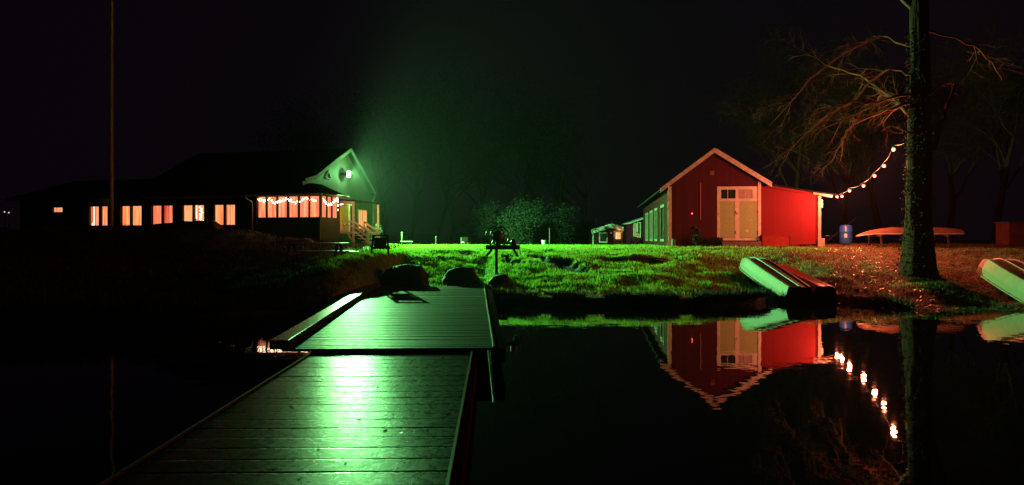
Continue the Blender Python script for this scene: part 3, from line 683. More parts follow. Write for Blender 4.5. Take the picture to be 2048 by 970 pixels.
MB().box((dA0 + T + .05, -.012, 3.62), (mid - .07, -.004, dZ1 - .14)).build('pane', M['glass'], door)
MB().box((mid + .05, -.012, 3.62), (dA1 - .28, -.004, dZ1 - .14)).build('pane', mat('curtained pane', (.4, .3, .26), (.2, .16, .14), .3, 3), door)
mb = MB()
for a in ((dA0 + T + mid - .07) / 2, (mid + dA1 - .25) / 2): mb.box((a - .012, -.022, 3.62), (a + .012, -.013, dZ1 - .14))
mb.build('glazing_bar', M['white'], door)
for a, z in ((dA0 + .07, bt(1437, 428, 0)[1]), (mid + .0, bt(1478, 427, 0)[1])):
    mb = MB(); mb.lathe([(0, 0), (.025, .01), (.03, .03), (0, .05)], 10); o = mb.build('handle', M['steel'], door); o.location = (a, -.03, z); o.rotation_euler = (R(90), 0, 0)
for z in (3.0, 2.05):
    for a in (mid - .08, dA1 - .04): MB().box((a - .02, -.036, z - .06), (a + .02, -.0295, z + .06)).build('hinge', M['black_metal'], door)
a, z = bt(1494, 462, 0); MB().box((a - .05, -.026, z - .05), (a + .06, -.019, z + .05)).build('notice', M['label'], door)
a, z = bt(1424, 346, 0); MB().box((a - .09, -.02, z - .1), (a + .1, -.001, z + .1)).build('vent', mat('vent cover', (.2, .07, .06), None, .7), barn)
a0_, z0_ = bt(1401, 440, 0); z1_ = bt(1401, 366, 0)[1]; MB().box((a0_ - .02, -.03, z0_), (a0_ + .02, -.001, z1_)).build('conduit', mat('dull conduit', (.34, .16, .14), None, .5), barn)
a, z = bt(1384, 427, 0); o = MB().lathe([(0, 0), (.03, .0), (.03, .03), (0, .04)], 10).build('indicator_lamp', M['red_led'], barn); o.location = (a, -.002, z); o.rotation_euler = (R(90), 0, 0)
a, z = bt(1457, 371, 0); mb = MB(); mb.bar((a - .15, -.1, z), (a + .15, -.1, z + .03), .03, .03); mb.bar((a, -.1, z), (a, 0, z + .04), .03, .03); mb.build('lamp_bracket', M['black_metal'], barn)
MB().box((dA0 + .15, -.5, 1.25), (dA1 + .02, -.04, bt(1475, 483, 0)[1])).build('door_step', M['plinth'], barn, bevel=.02)
# lean-to
M['trim_post'] = mat('weathered post', (.36, .33, .27), (.26, .24, .2), .8, 6, spec=.1)
LW = bt(1634, 450, .25)[0]; lr = bt(1667, 388, -.3); lzw = lambda a: 4.30 + (lr[1] - 4.30) * (a - 4.35) / (lr[0] - 4.35)
mb = MB(); mb.prism([(W + .085, 1.42), (LW, 1.52), (LW, lzw(LW) - .1), (W + .085, lzw(W) - .1)], .2, .3, lambda u, v, d: (u, d, v)); mb.build('lean_to_wall', M['red_panel'], barn)
mb = MB(); mb.box((LW - .1, .302, 1.3), (LW, 5.5, lzw(LW) - .1)); mb.build('lean_to_wall', M['red_board'], barn)
mb = MB(); mb.slab([(4.35, -.3, 4.30), (lr[0], -.3, lr[1]), (lr[0], 5.8, lr[1]), (4.35, 5.8, 4.30)], .06); mb.build('lean_to_roof', M['roof'], barn)
mb = MB(); mb.bar((W + .3, -.1, lzw(W + .3) - .1), (lr[0] - .05, -.1, lr[1] - .1), .05, .1); mb.build('rafter', M['red_panel'], barn)
mb = MB(); mb.bar((LW - .3, -.22, lzw(LW - .3) - .1), (lr[0] - .03, -.22, lr[1] - .1), .05, .1); mb.build('rafter', M['trim_post'], barn)
MB().box((LW + .003, .1, 1.5), (LW + .14, .24, lzw(LW) - .16)).build('post', M['trim_post'], barn)
MB().box((LW - .03, .0, 1.35), (LW + .28, .3, 1.78)).build('post_footing', M['trim_post'], barn, bevel=.02)
MB().box((LW + .145, .12, 3.2), (LW + .22, .2, 3.55)).build('junction_box', M['label'], barn)
# loose things in front of the barn
p0 = bt(1523, 470, -.15); p1 = bt(1580, 493, -.15)
rb = empty('storage_chest', BO + BU * p0[0] + BV * -.32 + Vector((0, 0, 1.33)), BA, 'low dull red chest standing against the bright red lean-to wall', 'chest')
wB = p1[0] - p0[0]; hB = p0[1] - 1.33
MB().box((0, .0, -.05), (wB, .45, hB - .04)).build('body', M['red_box'], rb, bevel=.01)
MB().box((-.02, -.03, hB - .038), (wB + .02, .47, hB)).build('lid', M['red_box'], rb, bevel=.008)
MB().box((wB - .06, -.02, -.03), (wB - .02, -.002, hB - .06)).build('batten', M['dark_wood'], rb)

def leafmesh(centres, size, n_, seed, squash=.7, spread=.35):
    """loose leaf-sized faces scattered in clumps round the given centres"""
    rs = np.random.RandomState(seed); c = np.array(centres, float); k = rs.randint(0, len(c), n_)
    r = rs.randn(n_, 3) * spread; r[:, 2] *= squash; p = c[k, :3] + r * (c[k, 3:4] if c.shape[1] > 3 else 1)
    u = rs.randn(n_, 3); u /= np.linalg.norm(u, axis=1)[:, None]; v = rs.randn(n_, 3); v -= (v * u).sum(1)[:, None] * u; v /= np.linalg.norm(v, axis=1)[:, None]
    s = size * rs.uniform(.6, 1.3, n_)[:, None]
    V = np.stack([p - u * s, p + v * s * .45, p + u * s, p - v * s * .45], 1).reshape(-1, 3)
    return V, np.arange(n_ * 4).reshape(-1, 4)
def plant(name, x, y, h, rad, label, cat, seed, mtl='shrub', n_=900, group=None, leaf=.05, z=None):
    z = gz(x, y) if z is None else z
    root = empty(name, (x, y, z - .03), 0, label, cat, group); rs = random.Random(seed)
    mb = MB(); cs = []
    for k in range(9):
        a = rs.uniform(0, 6.28); r = rs.uniform(.2, 1) * rad; top = (r * math.cos(a), r * math.sin(a), h * rs.uniform(.45, .95))
        mb.tube([(0, 0, 0), (top[0] * .4, top[1] * .4, top[2] * .55), top], [.02 + .006 * h, .012, .005], 5); cs.append((*top, 1)); cs.append((top[0] * .7, top[1] * .7, top[2] * .6, 1))
    mb.build('stem', M['farbark'], root)
    V, Fc = leafmesh(cs, leaf, n_, seed, .8, rad * .32); V[:, 2] = np.abs(V[:, 2]) + .02
    np_mesh('foliage', V, Fc, M[mtl], False, parent=root)
    return root
for k, (px_, h, rad, lab) in enumerate(((1392, .75, .22, 'tall dark plant against the barn wall under the red lamp'), (1412, .45, .3, 'low dark plant between the tall plant and the barn door step'),
                                        (1434, .4, .2, 'small dark plant beside the left end of the barn door step'))):
    a, _ = bt(px_, 480, -.4); p = BO + BU * a - BV * .4; plant('potted_plant', p.x, p.y, h, rad, lab, 'plant', 20 + k, 'shrub', 350, 'plants along the barn wall', .045)
a, _ = bt(1347, 490, -.35); p = BO + BU * a - BV * .35
bn = empty('post_stub', (p.x, p.y, gz(p.x, p.y) - .05), 0, 'short grey post standing at the left front corner of the barn', 'post')
MB().lathe([(.1, 0), (.095, .38), (.07, .43)], 12).build('shaft', mat('grey post', (.12, .12, .11), None, .7), bn); MB().lathe([(.075, .432), (.08, .45), (.02, .47)], 12).build('cap', M['dark_wood'], bn)
for k, (x, y) in enumerate(((1390, 455), (1397, 460))):
    a, z = bt(x, y, -.06); o = empty('wall_reel', BO + BU * a - BV * .06 + Vector((0, 0, z)), BA, 'small round pale reel hung on the barn wall, %s of the pair' % ('upper left' if k == 0 else 'lower right'), 'reel', 'round reels on the barn wall')
    q = MB().lathe([(.045, -.03), (.045, .03)], 12).build('core', M['white_worn'], o); q.rotation_euler = (R(90), 0, 0)
    for s in (-.04, .03): q = MB().lathe([(.075, s), (.075, s + .012)], 16).build('flange', M['cloth'] if s < 0 else M['dark_wood'], o); q.rotation_euler = (R(90), 0, 0)

# ------------------------------------------------------------------ cabin and annex far behind
CD = 72
def sc_(x): return (x - CX) / F * CD
c0 = at(1185, 490, CD); cab = empty('cabin', (c0.x, CD, gz(c0.x, CD)), 0, 'small dark red cabin with green lit roof edge and a warm lit door pane', 'cabin')
cl = lambda x, y, D=CD: (at(x, y, D).x - c0.x, at(x, y, D).z - cab.location.z)
wR = cl(1261, 450)[0]; ap = cl(1222, 447); eL = cl(1181, 459.5); eR = cl(1263, 459)
mb = MB(); mb.prism([(.0, -.3), (wR, -.3), (wR, eR[1] - .25), (ap[0], ap[1] - .3), (0, eL[1] - .25)], 0, 4.2, lambda u, v, d: (u, d, v)); mb.build('wall', M['red_board'], cab)
mb = MB()
for p, q in ((eL, ap), (ap, eR)): mb.slab([(p[0], -.35, p[1] - .02), (q[0], -.35, q[1] - .02), (q[0], 4.5, q[1] - .02), (p[0], 4.5, p[1] - .02)], .12)
mb.build('roof', M['roof'], cab)
mb = MB()
for p, q in ((eL, ap), (ap, eR)):
    vs = [(p[0], -.40, p[1] - .42), (q[0], -.40, q[1] - .42), (q[0], -.40, q[1]), (p[0], -.40, p[1])]; vs += [(a, -.36, c) for a, _, c in vs]
    mb.add(vs, [(0, 1, 2, 3), (7, 6, 5, 4), (0, 4, 5, 1), (3, 2, 6, 7), (1, 5, 6, 2), (0, 3, 7, 4)])
mb.build('rake_board', mat('fresh white edge board', (.85, .84, .8), None, .5), cab)
for x in (1186, 1259): a = cl(x, 470)[0]; MB().box((a - .06, -.04, -.3), (a + .06, -.003, cl(x, 463)[1])).build('corner_board', M['white'], cab)
x0, x1 = cl(1200, 470)[0], cl(1213, 470)[0]; z0, z1 = cl(1200, 483)[1], cl(1200, 467)[1]
fr = MB(); frame_ring(fr, x0, x1, z0, z1, .1, -.05, -.002, 't', 0); f = fr.build('window', M['white'], cab); MB().box((x0, -.02, z0), (x1, -.004, z1)).build('pane', M['green_glass'], f)
x0, x1 = cl(1229, 470)[0], cl(1243, 470)[0]; z1 = cl(1230, 463)[1]
mb = MB(); mb.box((x0 - .1, -.05, -.2), (x0, -.002, z1)); mb.box((x1, -.05, -.2), (x1 + .1, -.002, z1)); mb.box((x0 - .14, -.052, z1), (x1 + .14, -.002, z1 + .08)); dr = mb.build('door', M['white_worn'], cab)
MB().box((x0, -.03, -.2), (x1, -.003, z1)).build('door_leaf', M['house_tan'], dr)
q0, q1 = cl(1231, 478)[1], cl(1231, 465)[1]
MB().box((x0 + .1, -.045, q0), (x1 - .1, -.032, q1)).build('lit_pane', M['door_lit'], dr)
mb = MB()
for k in (1, 2): a = x0 + .1 + (x1 - x0 - .2) * k / 3; mb.box((a - .012, -.055, q0), (a + .012, -.046, q1))
mb.box((x0 + .1, -.0555, (q0 + q1) / 2 - .012), (x1 - .1, -.0461, (q0 + q1) / 2 + .012)); mb.build('glazing_bar', M['white_worn'], dr)
point('door_light', (c0.x + (x0 + x1) / 2, CD - .5, cab.location.z + q1 + .1), 6, (1, .4, .15), .05)
a, z = cl(1222, 466); MB().lathe([(0, -.1), (.07, -.08), (.07, .08), (0, .12)], 10, (a, -.1, z)).build('wall_lamp', M['cloth'], cab)
a, z = cl(1228, 444); MB().lathe([(.08, -.5), (.08, .05), (.03, .1)], 10, (a, 1.5, z)).build('flue', M['steel'], cab)
# annex between cabin and barn
AD = 60; x0, x1 = at(1263, 0, AD).x, at(1300, 0, AD).x; zg = gz(x0, AD)
anx = empty('annex', (x0, AD, zg), 0, 'low dark annex with two pale framed windows between cabin and barn', 'building')
al = lambda x, y: (at(x, y, AD).x - x0, at(x, y, AD).z - zg)
z1, z2 = al(1263, 447)[1], al(1300, 434)[1]; wA = x1 - x0
mb = MB(); mb.prism([(0, -.3), (wA, -.3), (wA, z2), (0, z1)], 0, 4, lambda u, v, d: (u, d, v)); mb.build('wall', M['red_board'], anx)
mb = MB(); mb.slab([(-.2, -.3, z1 + .04), (wA, -.3, z2 + .08), (wA, 4.2, z2 + .08), (-.2, 4.2, z1 + .04)], .07); mb.build('roof', M['white_worn'], anx)
for (a, b_, c, d, mm) in ((1268, 1272.5, 448, 472, 'cloth'), (1275.5, 1280, 446, 475, 'green_glass')):
    xa, xb = al(a, 0)[0], al(b_, 0)[0]; zt_, zb_ = al(0, c)[1], al(0, d)[1]
    fr = MB(); frame_ring(fr, xa, xb, zb_, zt_, .05, -.05, -.002, 't', 0); f = fr.build('window', M['white_worn'], anx); MB().box((xa, -.02, zb_), (xb, -.004, zt_)).build('pane', M[mm], f)
    if mm == 'green_glass': MB().box((xa, -.026, zb_), (xb, -.0205, al(0, 467)[1])).build('lit_blind', glow('dim orange blind', (.5, .2, .03), (.6, .25, .05), .6), f)
    else: MB().box((xa, -.026, zb_), (xb, -.0205, zt_)).build('lit_blind', glow('dim cream blind', (.4, .28, .1), (.5, .36, .14), .5), f)
rl = empty('railing', (x0 - .1, AD - 1.5, gz(x0, AD - 1.5)), 0, 'dark wooden railing in front of the annex windows', 'railing')
MB().box((0, -.03, .75), (1.0, .03, .83)).build('rail', M['dark_wood'], rl)
for x in (.0, .5, .96): MB().box((x, -.02, -.1), (x + .05, .02, .748)).build('post', M['dark_wood'], rl)

# ------------------------------------------------------------------ bulbs between lean-to and tree
bulbs = [(1787, 297, 24.5), (1768, 330, 26.3), (1749, 350, 27.4), (1727, 370, 28.9), (1699, 380, 30.7), (1684, 391, 32.2), (1674, 392, 33.4)]
bp_ = [at(*b) for b in bulbs]
strg = empty('party_lights', bp_[-1], 0, 'sagging cord of seven glowing orange bulbs from the lean-to eave to the big tree', 'string lights')
O_ = bp_[-1]
tie = at(1816, 282, 23.6); eave = BO + BU * (lr[0] - .1) + BV * -.25 + Vector((0, 0, lr[1] - .02))
pts = [tie - O_] + [p + Vector((0, 0, .11)) - O_ for p in bp_] + [eave - O_]
dense = []
for p, q in zip(pts[:-1], pts[1:]):
    for k in range(6): f = k / 6; dense.append(p.lerp(q, f) - Vector((0, 0, .10 * math.sin(math.pi * f) * (q - p).length / 2)))
dense.append(pts[-1]); MB().tube(dense, .008, 5).build('cord', M['cord'], strg)
for k, p in enumerate(bp_):
    s_ = MB().lathe([(.018, .03), (.022, .10), (.01, .12)], 8).build('socket', M['black_metal'], strg); s_.location = p - O_
    bl = MB().lathe([(0, -.085), (.03, -.08), (.055, -.06), (.07, -.025), (.062, .005), (.035, .028), (.018, .032)], 16).build('bulb', M['bulb'], strg); bl.location = p - O_
    point('bulb_light', p - Vector((0, 0, .19)), BULB_W, BULB_COL, .075)

# ------------------------------------------------------------------ the big tree
TD = 23.0
def grow(mb, p, d, r, length, depth, rs, droop=.0):
    """a wandering twig with side twigs"""
    pts = [p.copy()]; rad = [r]; n_ = 5; q = p.copy(); dd = d.normalized()
    for i in range(n_):
        dd = (dd + Vector((rs.gauss(0, .16), rs.gauss(0, .16), rs.gauss(0, .16) - droop))).normalized(); q = q + dd * length / n_; pts.append(q.copy()); rad.append(r * (1 - .8 * (i + 1) / n_))
        if depth > 0 and rs.random() < .85:
            sd = (dd + Vector((rs.uniform(-1, 1), rs.uniform(-1, 1), rs.uniform(-.8, .8))) * .9).normalized()
            grow(mb, q, sd, rad[-1] * .6 + .001, length * rs.uniform(.4, .7), depth - 1, rs, droop)
    mb.tube(pts, rad, 4 if r < .03 else 6, False)
tb = at(1838, 545, TD); tbz = gz(tb.x, tb.y)
tree = empty('bare_tree', (tb.x, tb.y, tbz), 0, 'big bare ivied tree on the bank carrying the end of the orange bulb string', 'tree')
TO = Vector((tb.x, tb.y, tbz))
tl = lambda x, y, D=TD: at(x, y, D) - TO
tr = [((1838, 560), .62), ((1838, 535), .50), ((1838, 500), .43), ((1838, 450), .38), ((1837, 400), .345), ((1838, 300), .325), ((1839, 210), .30), ((1840, 120), .27), ((1838, 40), .25), ((1836, -60), .22), ((1850, -300), .16), ((1840, -560), .07)]
mb = MB(); rs = random.Random(5); vs = []; nseg = 26
path = [(tl(x, y), r) for (x, y), r in tr]; fine = []
for (p, r), (q, s) in zip(path[:-1], path[1:]):
    for k in range(5): f = k / 5; fine.append((p.lerp(q, f), r + (s - r) * f))
fine.append(path[-1])
for i, (p, r) in enumerate(fine):
    for k in range(nseg):
        t = 2 * math.pi * k / nseg; rr = r * (1 + .07 * math.sin(5 * t + i * .12) + .05 * math.sin(9 * t - i * .3) + rs.uniform(-.025, .025) + (.25 * max(0, math.sin(4 * t + 1)) if i < 5 else 0) * (1 - i / 5))
        vs.append((p.x + rr * math.cos(t), p.y + rr * math.sin(t), p.z))
fs = [(i * nseg + k, i * nseg + (k + 1) % nseg, (i + 1) * nseg + (k + 1) % nseg, (i + 1) * nseg + k) for i in range(len(fine) - 1) for k in range(nseg)]
mb.add(vs, fs, True); mb.build('trunk', M['bark'], tree)
def limb(pts, r0, r1, seed, depth=2, twigs=7, tl_len=1.0, droop=.02):
    rs = random.Random(seed); P = [tl(*p) for p in pts]; D_ = []
    for p, q in zip(P[:-1], P[1:]):
        for k in range(4): D_.append(p.lerp(q, k / 4) + Vector((rs.gauss(0, .02), rs.gauss(0, .03), rs.gauss(0, .02))))
    D_.append(P[-1]); n_ = len(D_); mb = MB(); mb.tube(D_, [r0 + (r1 - r0) * i / (n_ - 1) for i in range(n_)], 7, False)
    for k in range(twigs):
        i = rs.randint(n_ // 4, n_ - 1); d = (D_[i] - D_[i - 1]).normalized() + Vector((rs.uniform(-.8, .8), rs.uniform(-.8, .8), rs.uniform(-.7, .7)))
        grow(mb, D_[i], d, max(.006, (r0 + (r1 - r0) * i / n_) * .4), tl_len * rs.uniform(.5, 1.2), depth, rs, droop)
    mb.build('limb', M['twig'], tree)
limb([(1824, 203), (1785, 216, 23.2), (1745, 231, 23.8), (1710, 245, 24.2), (1690, 267, 24.5), (1681, 290, 24.6), (1664, 322, 24.9), (1640, 346, 25.1)], .055, .012, 1, 2, 12, .8)
limb([(1824, 186), (1795, 192, 23.1), (1758, 204, 23.4), (1705, 202, 23.8), (1655, 215, 24.1), (1610, 240, 24.3)], .045, .012, 2, 2, 12, 1.0)
limb([(1745, 212, 23.4), (1715, 225, 23.8), (1690, 238, 24.1), (1662, 251, 24.4), (1625, 262, 24.6)], .03, .01, 3, 2, 9, .9)
limb([(1832, 272), (1812, 262, 22.9), (1790, 252, 22.9), (1775, 255, 23), (1762, 263, 23.1)], .03, .01, 4, 1, 4, .3)
limb([(1826, 150), (1780, 135, 23.4), (1740, 165, 24), (1700, 205, 24.4), (1640, 240, 25), (1580, 300, 25.4)], .04, .008, 5, 2, 14, 1.3)
limb([(1828, 95), (1760, 70, 24), (1690, 105, 24.6), (1620, 160, 25), (1540, 250, 25.8)], .04, .008, 6, 3, 9, 1.3)
limb([(1866, 300, 22.6), (1883, 245, 22.4), (1898, 205, 22.4), (1912, 170, 22.5)], .085, .05, 7, 1, 2, .3)
limb([(1852, 195), (1872, 178, 22.8), (1895, 166, 22.7), (1915, 172, 22.7)], .035, .02, 8, 1, 3, .4)
limb([(1850, 60), (1910, 75, 22.5), (1960, 98, 22.4), (1990, 135, 22.5), (2004, 160, 22.5)], .04, .012, 9, 2, 6, .9)
limb([(1832, 20), (1750, -60, 23.5), (1640, -100, 24)], .09, .03, 10, 2, 8, 1.5)
limb([(1845, -20), (1930, -120, 23), (2010, -200, 23)], .09, .03, 11, 2, 8, 1.5)
limb([(1842, 250, 23.2), (1790, 200, 25), (1720, 150, 27), (1650, 130, 28)], .07, .015, 12, 2, 12, 1.5)
rs = np.random.RandomState(9); cs = []
for k in range(260):
    z = rs.uniform(.1, 7.5); i = min(range(len(fine)), key=lambda j: abs(fine[j][0].z - z)); p, r = fine[i]; a = rs.uniform(1.8, 5.2)
    cs.append((p.x + (r + .03) * math.cos(a), p.y + (r + .03) * math.sin(a), z, 1))
V, Fc = leafmesh(cs, .04, 3800, 4, 1.0, .07); np_mesh('ivy', V, Fc, M['ivy'], False, parent=tree)

# ------------------------------------------------------------------ boats
def boat(name, loc, yaw, pitch, roll, L, hw, hb, dep, label, mats, bow=.55, strakes=0, group='upturned boats on the bank', cat='boat'):
    """upturned dinghy: stern at the origin, bow towards local +y, keel up"""
    root = empty(name, loc, 0, label, cat, group); root.rotation_euler = (pitch, roll, yaw)
    N = 34; sides = [[], []]; bot = []; rail = []
    def sec(s):
        k = bow + (1 - bow) * (1 - max(0, (s - .45) / .55) ** 2.4) if s > .45 else 1 - .10 * (1 - s / .45)
        w_ = hw * k; b_ = hb * (k - .12 * max(0, s - .6) / .4); rise = dep * (1 - .40 * max(0, (s - .78) / .22) ** 2); w_ *= 1 - .22 * max(0, (s - .84) / .16) ** 2; b_ *= 1 - .18 * max(0, (s - .84) / .16) ** 2
        return w_, b_, rise
    prof = lambda s: sec(s)
    Lf, Rt, Bt = [], [], []
    for i in range(N + 1):
        s = i / N; w_, b_, d_ = sec(s); y = L * s
        if strakes:
            row = []
            for j in range(strakes + 1):
                f = j / strakes; ang = f * math.pi / 2; x = w_ * math.cos(ang) ** .5; z = d_ * math.sin(ang) ** .6; row.append((x, z))
                if j < strakes: row.append((x * .985 - .004, z + .02))
            Lf.append([(-x, y, z) for x, z in row]); Rt.append([(x, y, z) for x, z in row])
        else:
            Lf.append([(-w_ - .03, y, .0), (-w_ - .03, y, .04), (-w_, y, .045), (-w_ * .97, y, d_ * .45), (-b_ - .02, y, d_ * .9), (-b_, y, d_), (-b_ + .06, y, d_ + .008), (-b_ + .09, y, d_ - .035)])
            Rt.append([(-x, yy, z) for x, yy, z in Lf[-1]])
            Bt.append([(-b_ + .09, y, d_ - .035), (-b_ * .45, y, d_ - .02), (-.03, y, d_ - .005), (-.02, y, d_ + .022), (.02, y, d_ + .022), (.03, y, d_ - .005), (b_ * .45, y, d_ - .02), (b_ - .09, y, d_ - .035)])
    def strip(rows, nm, mt):
        q = len(rows[0]); mb = MB(); vs = [p for r in rows for p in r]
        mb.add(vs, [(i * q + j, (i + 1) * q + j, (i + 1) * q + j + 1, i * q + j + 1) for i in range(N) for j in range(q - 1)], False); return mb.build(nm, mt, root)
    strip(Lf, 'hull_side', mats[0]); strip(Rt, 'hull_side', mats[0])
    if Bt: strip(Bt, 'hull_bottom', mats[1])
    for e, nm, yy in ((0, 'transom', .0), (N, 'bow_end', .0)):
        out = Lf[e] + (Bt[e] if Bt else [])[1:-1] + Rt[e][::-1]
        c = Vector((0, out[0][1], .0)); MB().add(out, [tuple(range(len(out)))]).build(nm, mats[2] if e == 0 else mats[0], root)
    return root
z1_ = gz(7.84, 24.2)
pit = math.atan2(z1_ + .19, 3.85)
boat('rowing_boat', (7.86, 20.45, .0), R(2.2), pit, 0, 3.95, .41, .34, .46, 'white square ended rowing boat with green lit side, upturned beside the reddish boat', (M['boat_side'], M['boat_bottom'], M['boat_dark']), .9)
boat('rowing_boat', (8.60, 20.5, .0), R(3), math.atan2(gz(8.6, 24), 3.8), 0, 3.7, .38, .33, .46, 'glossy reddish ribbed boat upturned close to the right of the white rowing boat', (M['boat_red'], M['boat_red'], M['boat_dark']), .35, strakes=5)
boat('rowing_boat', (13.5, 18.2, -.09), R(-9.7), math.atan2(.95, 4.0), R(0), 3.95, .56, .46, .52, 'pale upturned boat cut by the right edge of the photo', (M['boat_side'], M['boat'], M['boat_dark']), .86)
# canoe on trestles and the barrel
cD = 32.0; cp = at(1712, 468, cD); cq = at(1925, 466, cD); cz = gz(17, cD)
cano = empty('canoe', (cp.x, cD, cz), 0, 'long orange upturned canoe on low trestles behind the big tree', 'canoe')
Lc = cq.x - cp.x; hz_ = cp.z - cz; rows = []
for i in range(31):
    s = i / 30; k = math.sin(math.pi * min(1, s * 1.15 + .0) ** .62 if s < .5 else math.pi * .5) if s < .5 else (1 - .35 * ((s - .5) / .5) ** 3)
    k = max(.03, min(1, (s / .35) ** .6 if s < .35 else k)); row = []
    for j in range(9):
        a = math.pi * j / 8; row.append((s * Lc, -math.cos(a) * .40 * k, hz_ + .30 * k * math.sin(a) + (.10 * (1 - s / .2) ** 2 * -1 if s < .2 else 0)))
    rows.append(row)
mb = MB(); mb.add([p for r in rows for p in r], [(i * 9 + j, (i + 1) * 9 + j, (i + 1) * 9 + j + 1, i * 9 + j + 1) for i in range(30) for j in range(8)] + [tuple(30 * 9 + j for j in range(9))], True); mb.build('hull', M['canoe'], cano)
mb = MB(); mb.tube([(r[0][0], r[0][1], r[0][2]) for r in rows], .022, 5); mb.build('gunwale', M['white_worn'], cano)
for k, fx in enumerate((.18, .8)):
    tx = cp.x + Lc * fx; ty = cD; tz = gz(tx, ty); o = empty('trestle', (tx, ty, tz), 0, 'low dark wooden trestle under the %s end of the canoe' % ('pointed left' if k == 0 else 'blunt right'), 'trestle', 'trestles under the canoe')
    hh = cz + hz_ - tz - .025
    MB().box((-.05, -.6, hh - .08), (.05, .6, hh)).build('crossbar', M['dark_wood'], o)
    for s in (-.5, .5): MB().bar((0, s, hh - .085), (0, s * 1.15, -.05), .06, .06, (1, 0, 0)).build('leg', M['dark_wood'], o)
bpz = at(1692, 484, 34.5); br = empty('barrel', (bpz.x, 34.5, gz(bpz.x, 34.5)), 0, 'blue plastic barrel standing between the lean-to and the canoe', 'barrel')
MB().lathe([(.24, 0), (.27, .03), (.285, .2), (.285, .28), (.295, .30), (.285, .32), (.285, .56), (.295, .58), (.285, .6), (.275, .8), (.25, .86), (.2, .87)], 24).build('body', M['blue'], br)
MB().lathe([(.205, .872), (.21, .89), (.02, .895)], 20).build('lid', M['blue'], br)
MB().box((-.13, -.292, .30), (-.02, -.275, .48), rot=R(-12), piv=(0, 0, 0)).build('sticker', M['label'], br)
pl = empty('pole', (0, 0, 0), 0, 'thin reddish pole leaning up beside the blue barrel', 'pole')
p = at(1645, 484, 36); pl.location = (p.x, 36, gz(p.x, 36)); q = at(1712, 436, 36)
MB().tube([(0, 0, 0.0), (q.x - p.x, 0, q.z - pl.location.z)], .016, 8).build('shaft', M['dark_wood'], pl)
MB().tube([(.05, 0, .42), (.62, 0, .46)], .012, 6).build('crossbar', M['steel'], pl)
# far right: dim red storage box
p = at(2018, 470, 33); zb = gz(p.x + 1, 33); bx_ = empty('storage_box', (p.x, 33, zb), 0, 'dim reddish wooden storage box cut by the right edge of the photo', 'box')
hh = at(0, 446, 33).z - zb; MB().box((0, 0, .05), (1.9, .9, hh)).build('body', mat('dim box', (.07, .022, .022), (.1, .03, .027), .9, 4, spec=.05), bx_, bevel=.01); MB().box((-.06, -.06, hh + .002), (1.96, .96, hh + .06)).build('lid', M['dark_wood'], bx_)
for x in (.05, 1.75): MB().box((x, .1, -.1), (x + .1, .8, .048)).build('foot', M['dark_wood'], bx_)

# ------------------------------------------------------------------ shore things by the dock
def rock(name, cx, cy, sx, sy, h, label, seed, top):
    rs = random.Random(seed); z = gz(cx, cy) - .08
    import bmesh as bmm
    bm = bmm.new(); bmm.ops.create_icosphere(bm, subdivisions=4, radius=1)
    for v in bm.verts:
        c = v.co.copy(); m_ = max(abs(c.x), abs(c.y), abs(c.z)); k = .55 + .45 / m_
        c *= k * (1 + .10 * float(vnoise(c.x * 2 + seed, c.y * 2 + c.z * 3)) + .05 * float(vnoise(c.x * 6 + seed, c.z * 6)))
        f = (c.z + 1) / 2; taper = 1 - top * max(0, f)
        v.co = Vector((c.x * sx * taper, c.y * sy * taper, max(0, (c.z + .55)) / 1.55 * h * (1 + .10 * c.x)))
    me = bpy.data.meshes.new(name); bm.to_mesh(me); bm.free(); me.materials.append(M['stone'])
    for p in me.polygons: p.use_smooth = True
    o = bpy.data.objects.new(name, me); COL.objects.link(o); o.location = (cx, cy, z); tag(o, label, 'boulder', 'boulders at the dock end'); return o
p = at(808, 560, 22.6); rock('boulder', p.x, 22.6, .86, .5, .72, 'big dark flat topped boulder at the left corner of the dock end', 2, .3)
p = at(922, 560, 23.2); rock('boulder', p.x, 23.2, .72, .42, .62, 'dark boulder behind the right half of the dock end', 5, .38)
p = at(1000, 565, 22.4); rock('boulder', p.x, 22.3, .4, .35, .3, 'low dark boulder at the foot of the reel post', 8, .4)
# board stand
sx0 = at(745, 0, 23.9).x; sx1 = at(777, 0, 23.9).x; zz = gz((sx0 + sx1) / 2, 23.9)
st = empty('board_stand', ((sx0 + sx1) / 2, 23.9, zz), 0, 'dark wooden stand with a board between two legs at the left of the dock end', 'stand')
w2 = (sx1 - sx0) / 2; zt = at(0, 472, 23.9).z - zz; zb = at(0, 494, 23.9).z - zz
MB().bar((-w2 - .05, 0, -.1), (-w2 + .04, 0, zt), .06, .07, (0, 1, 0)).build('leg', M['dark_wood'], st); MB().bar((w2, 0, -.1), (w2 - .03, 0, zt), .06, .07, (0, 1, 0)).build('leg', M['dark_wood'], st)
MB().box((-w2 + .06, -.02, zb), (w2 - .07, .02, zt - .06)).build('board', M['dark_wood'], st)
MB().box((-w2 - .0, -.05, zt - .005), (w2 + .0, .05, zt + .035)).build('top_rail', M['dark_wood'], st)
MB().box((-w2 + .02, -.025, .1), (w2 - .04, .025, .16)).build('bottom_rail', M['dark_wood'], st)
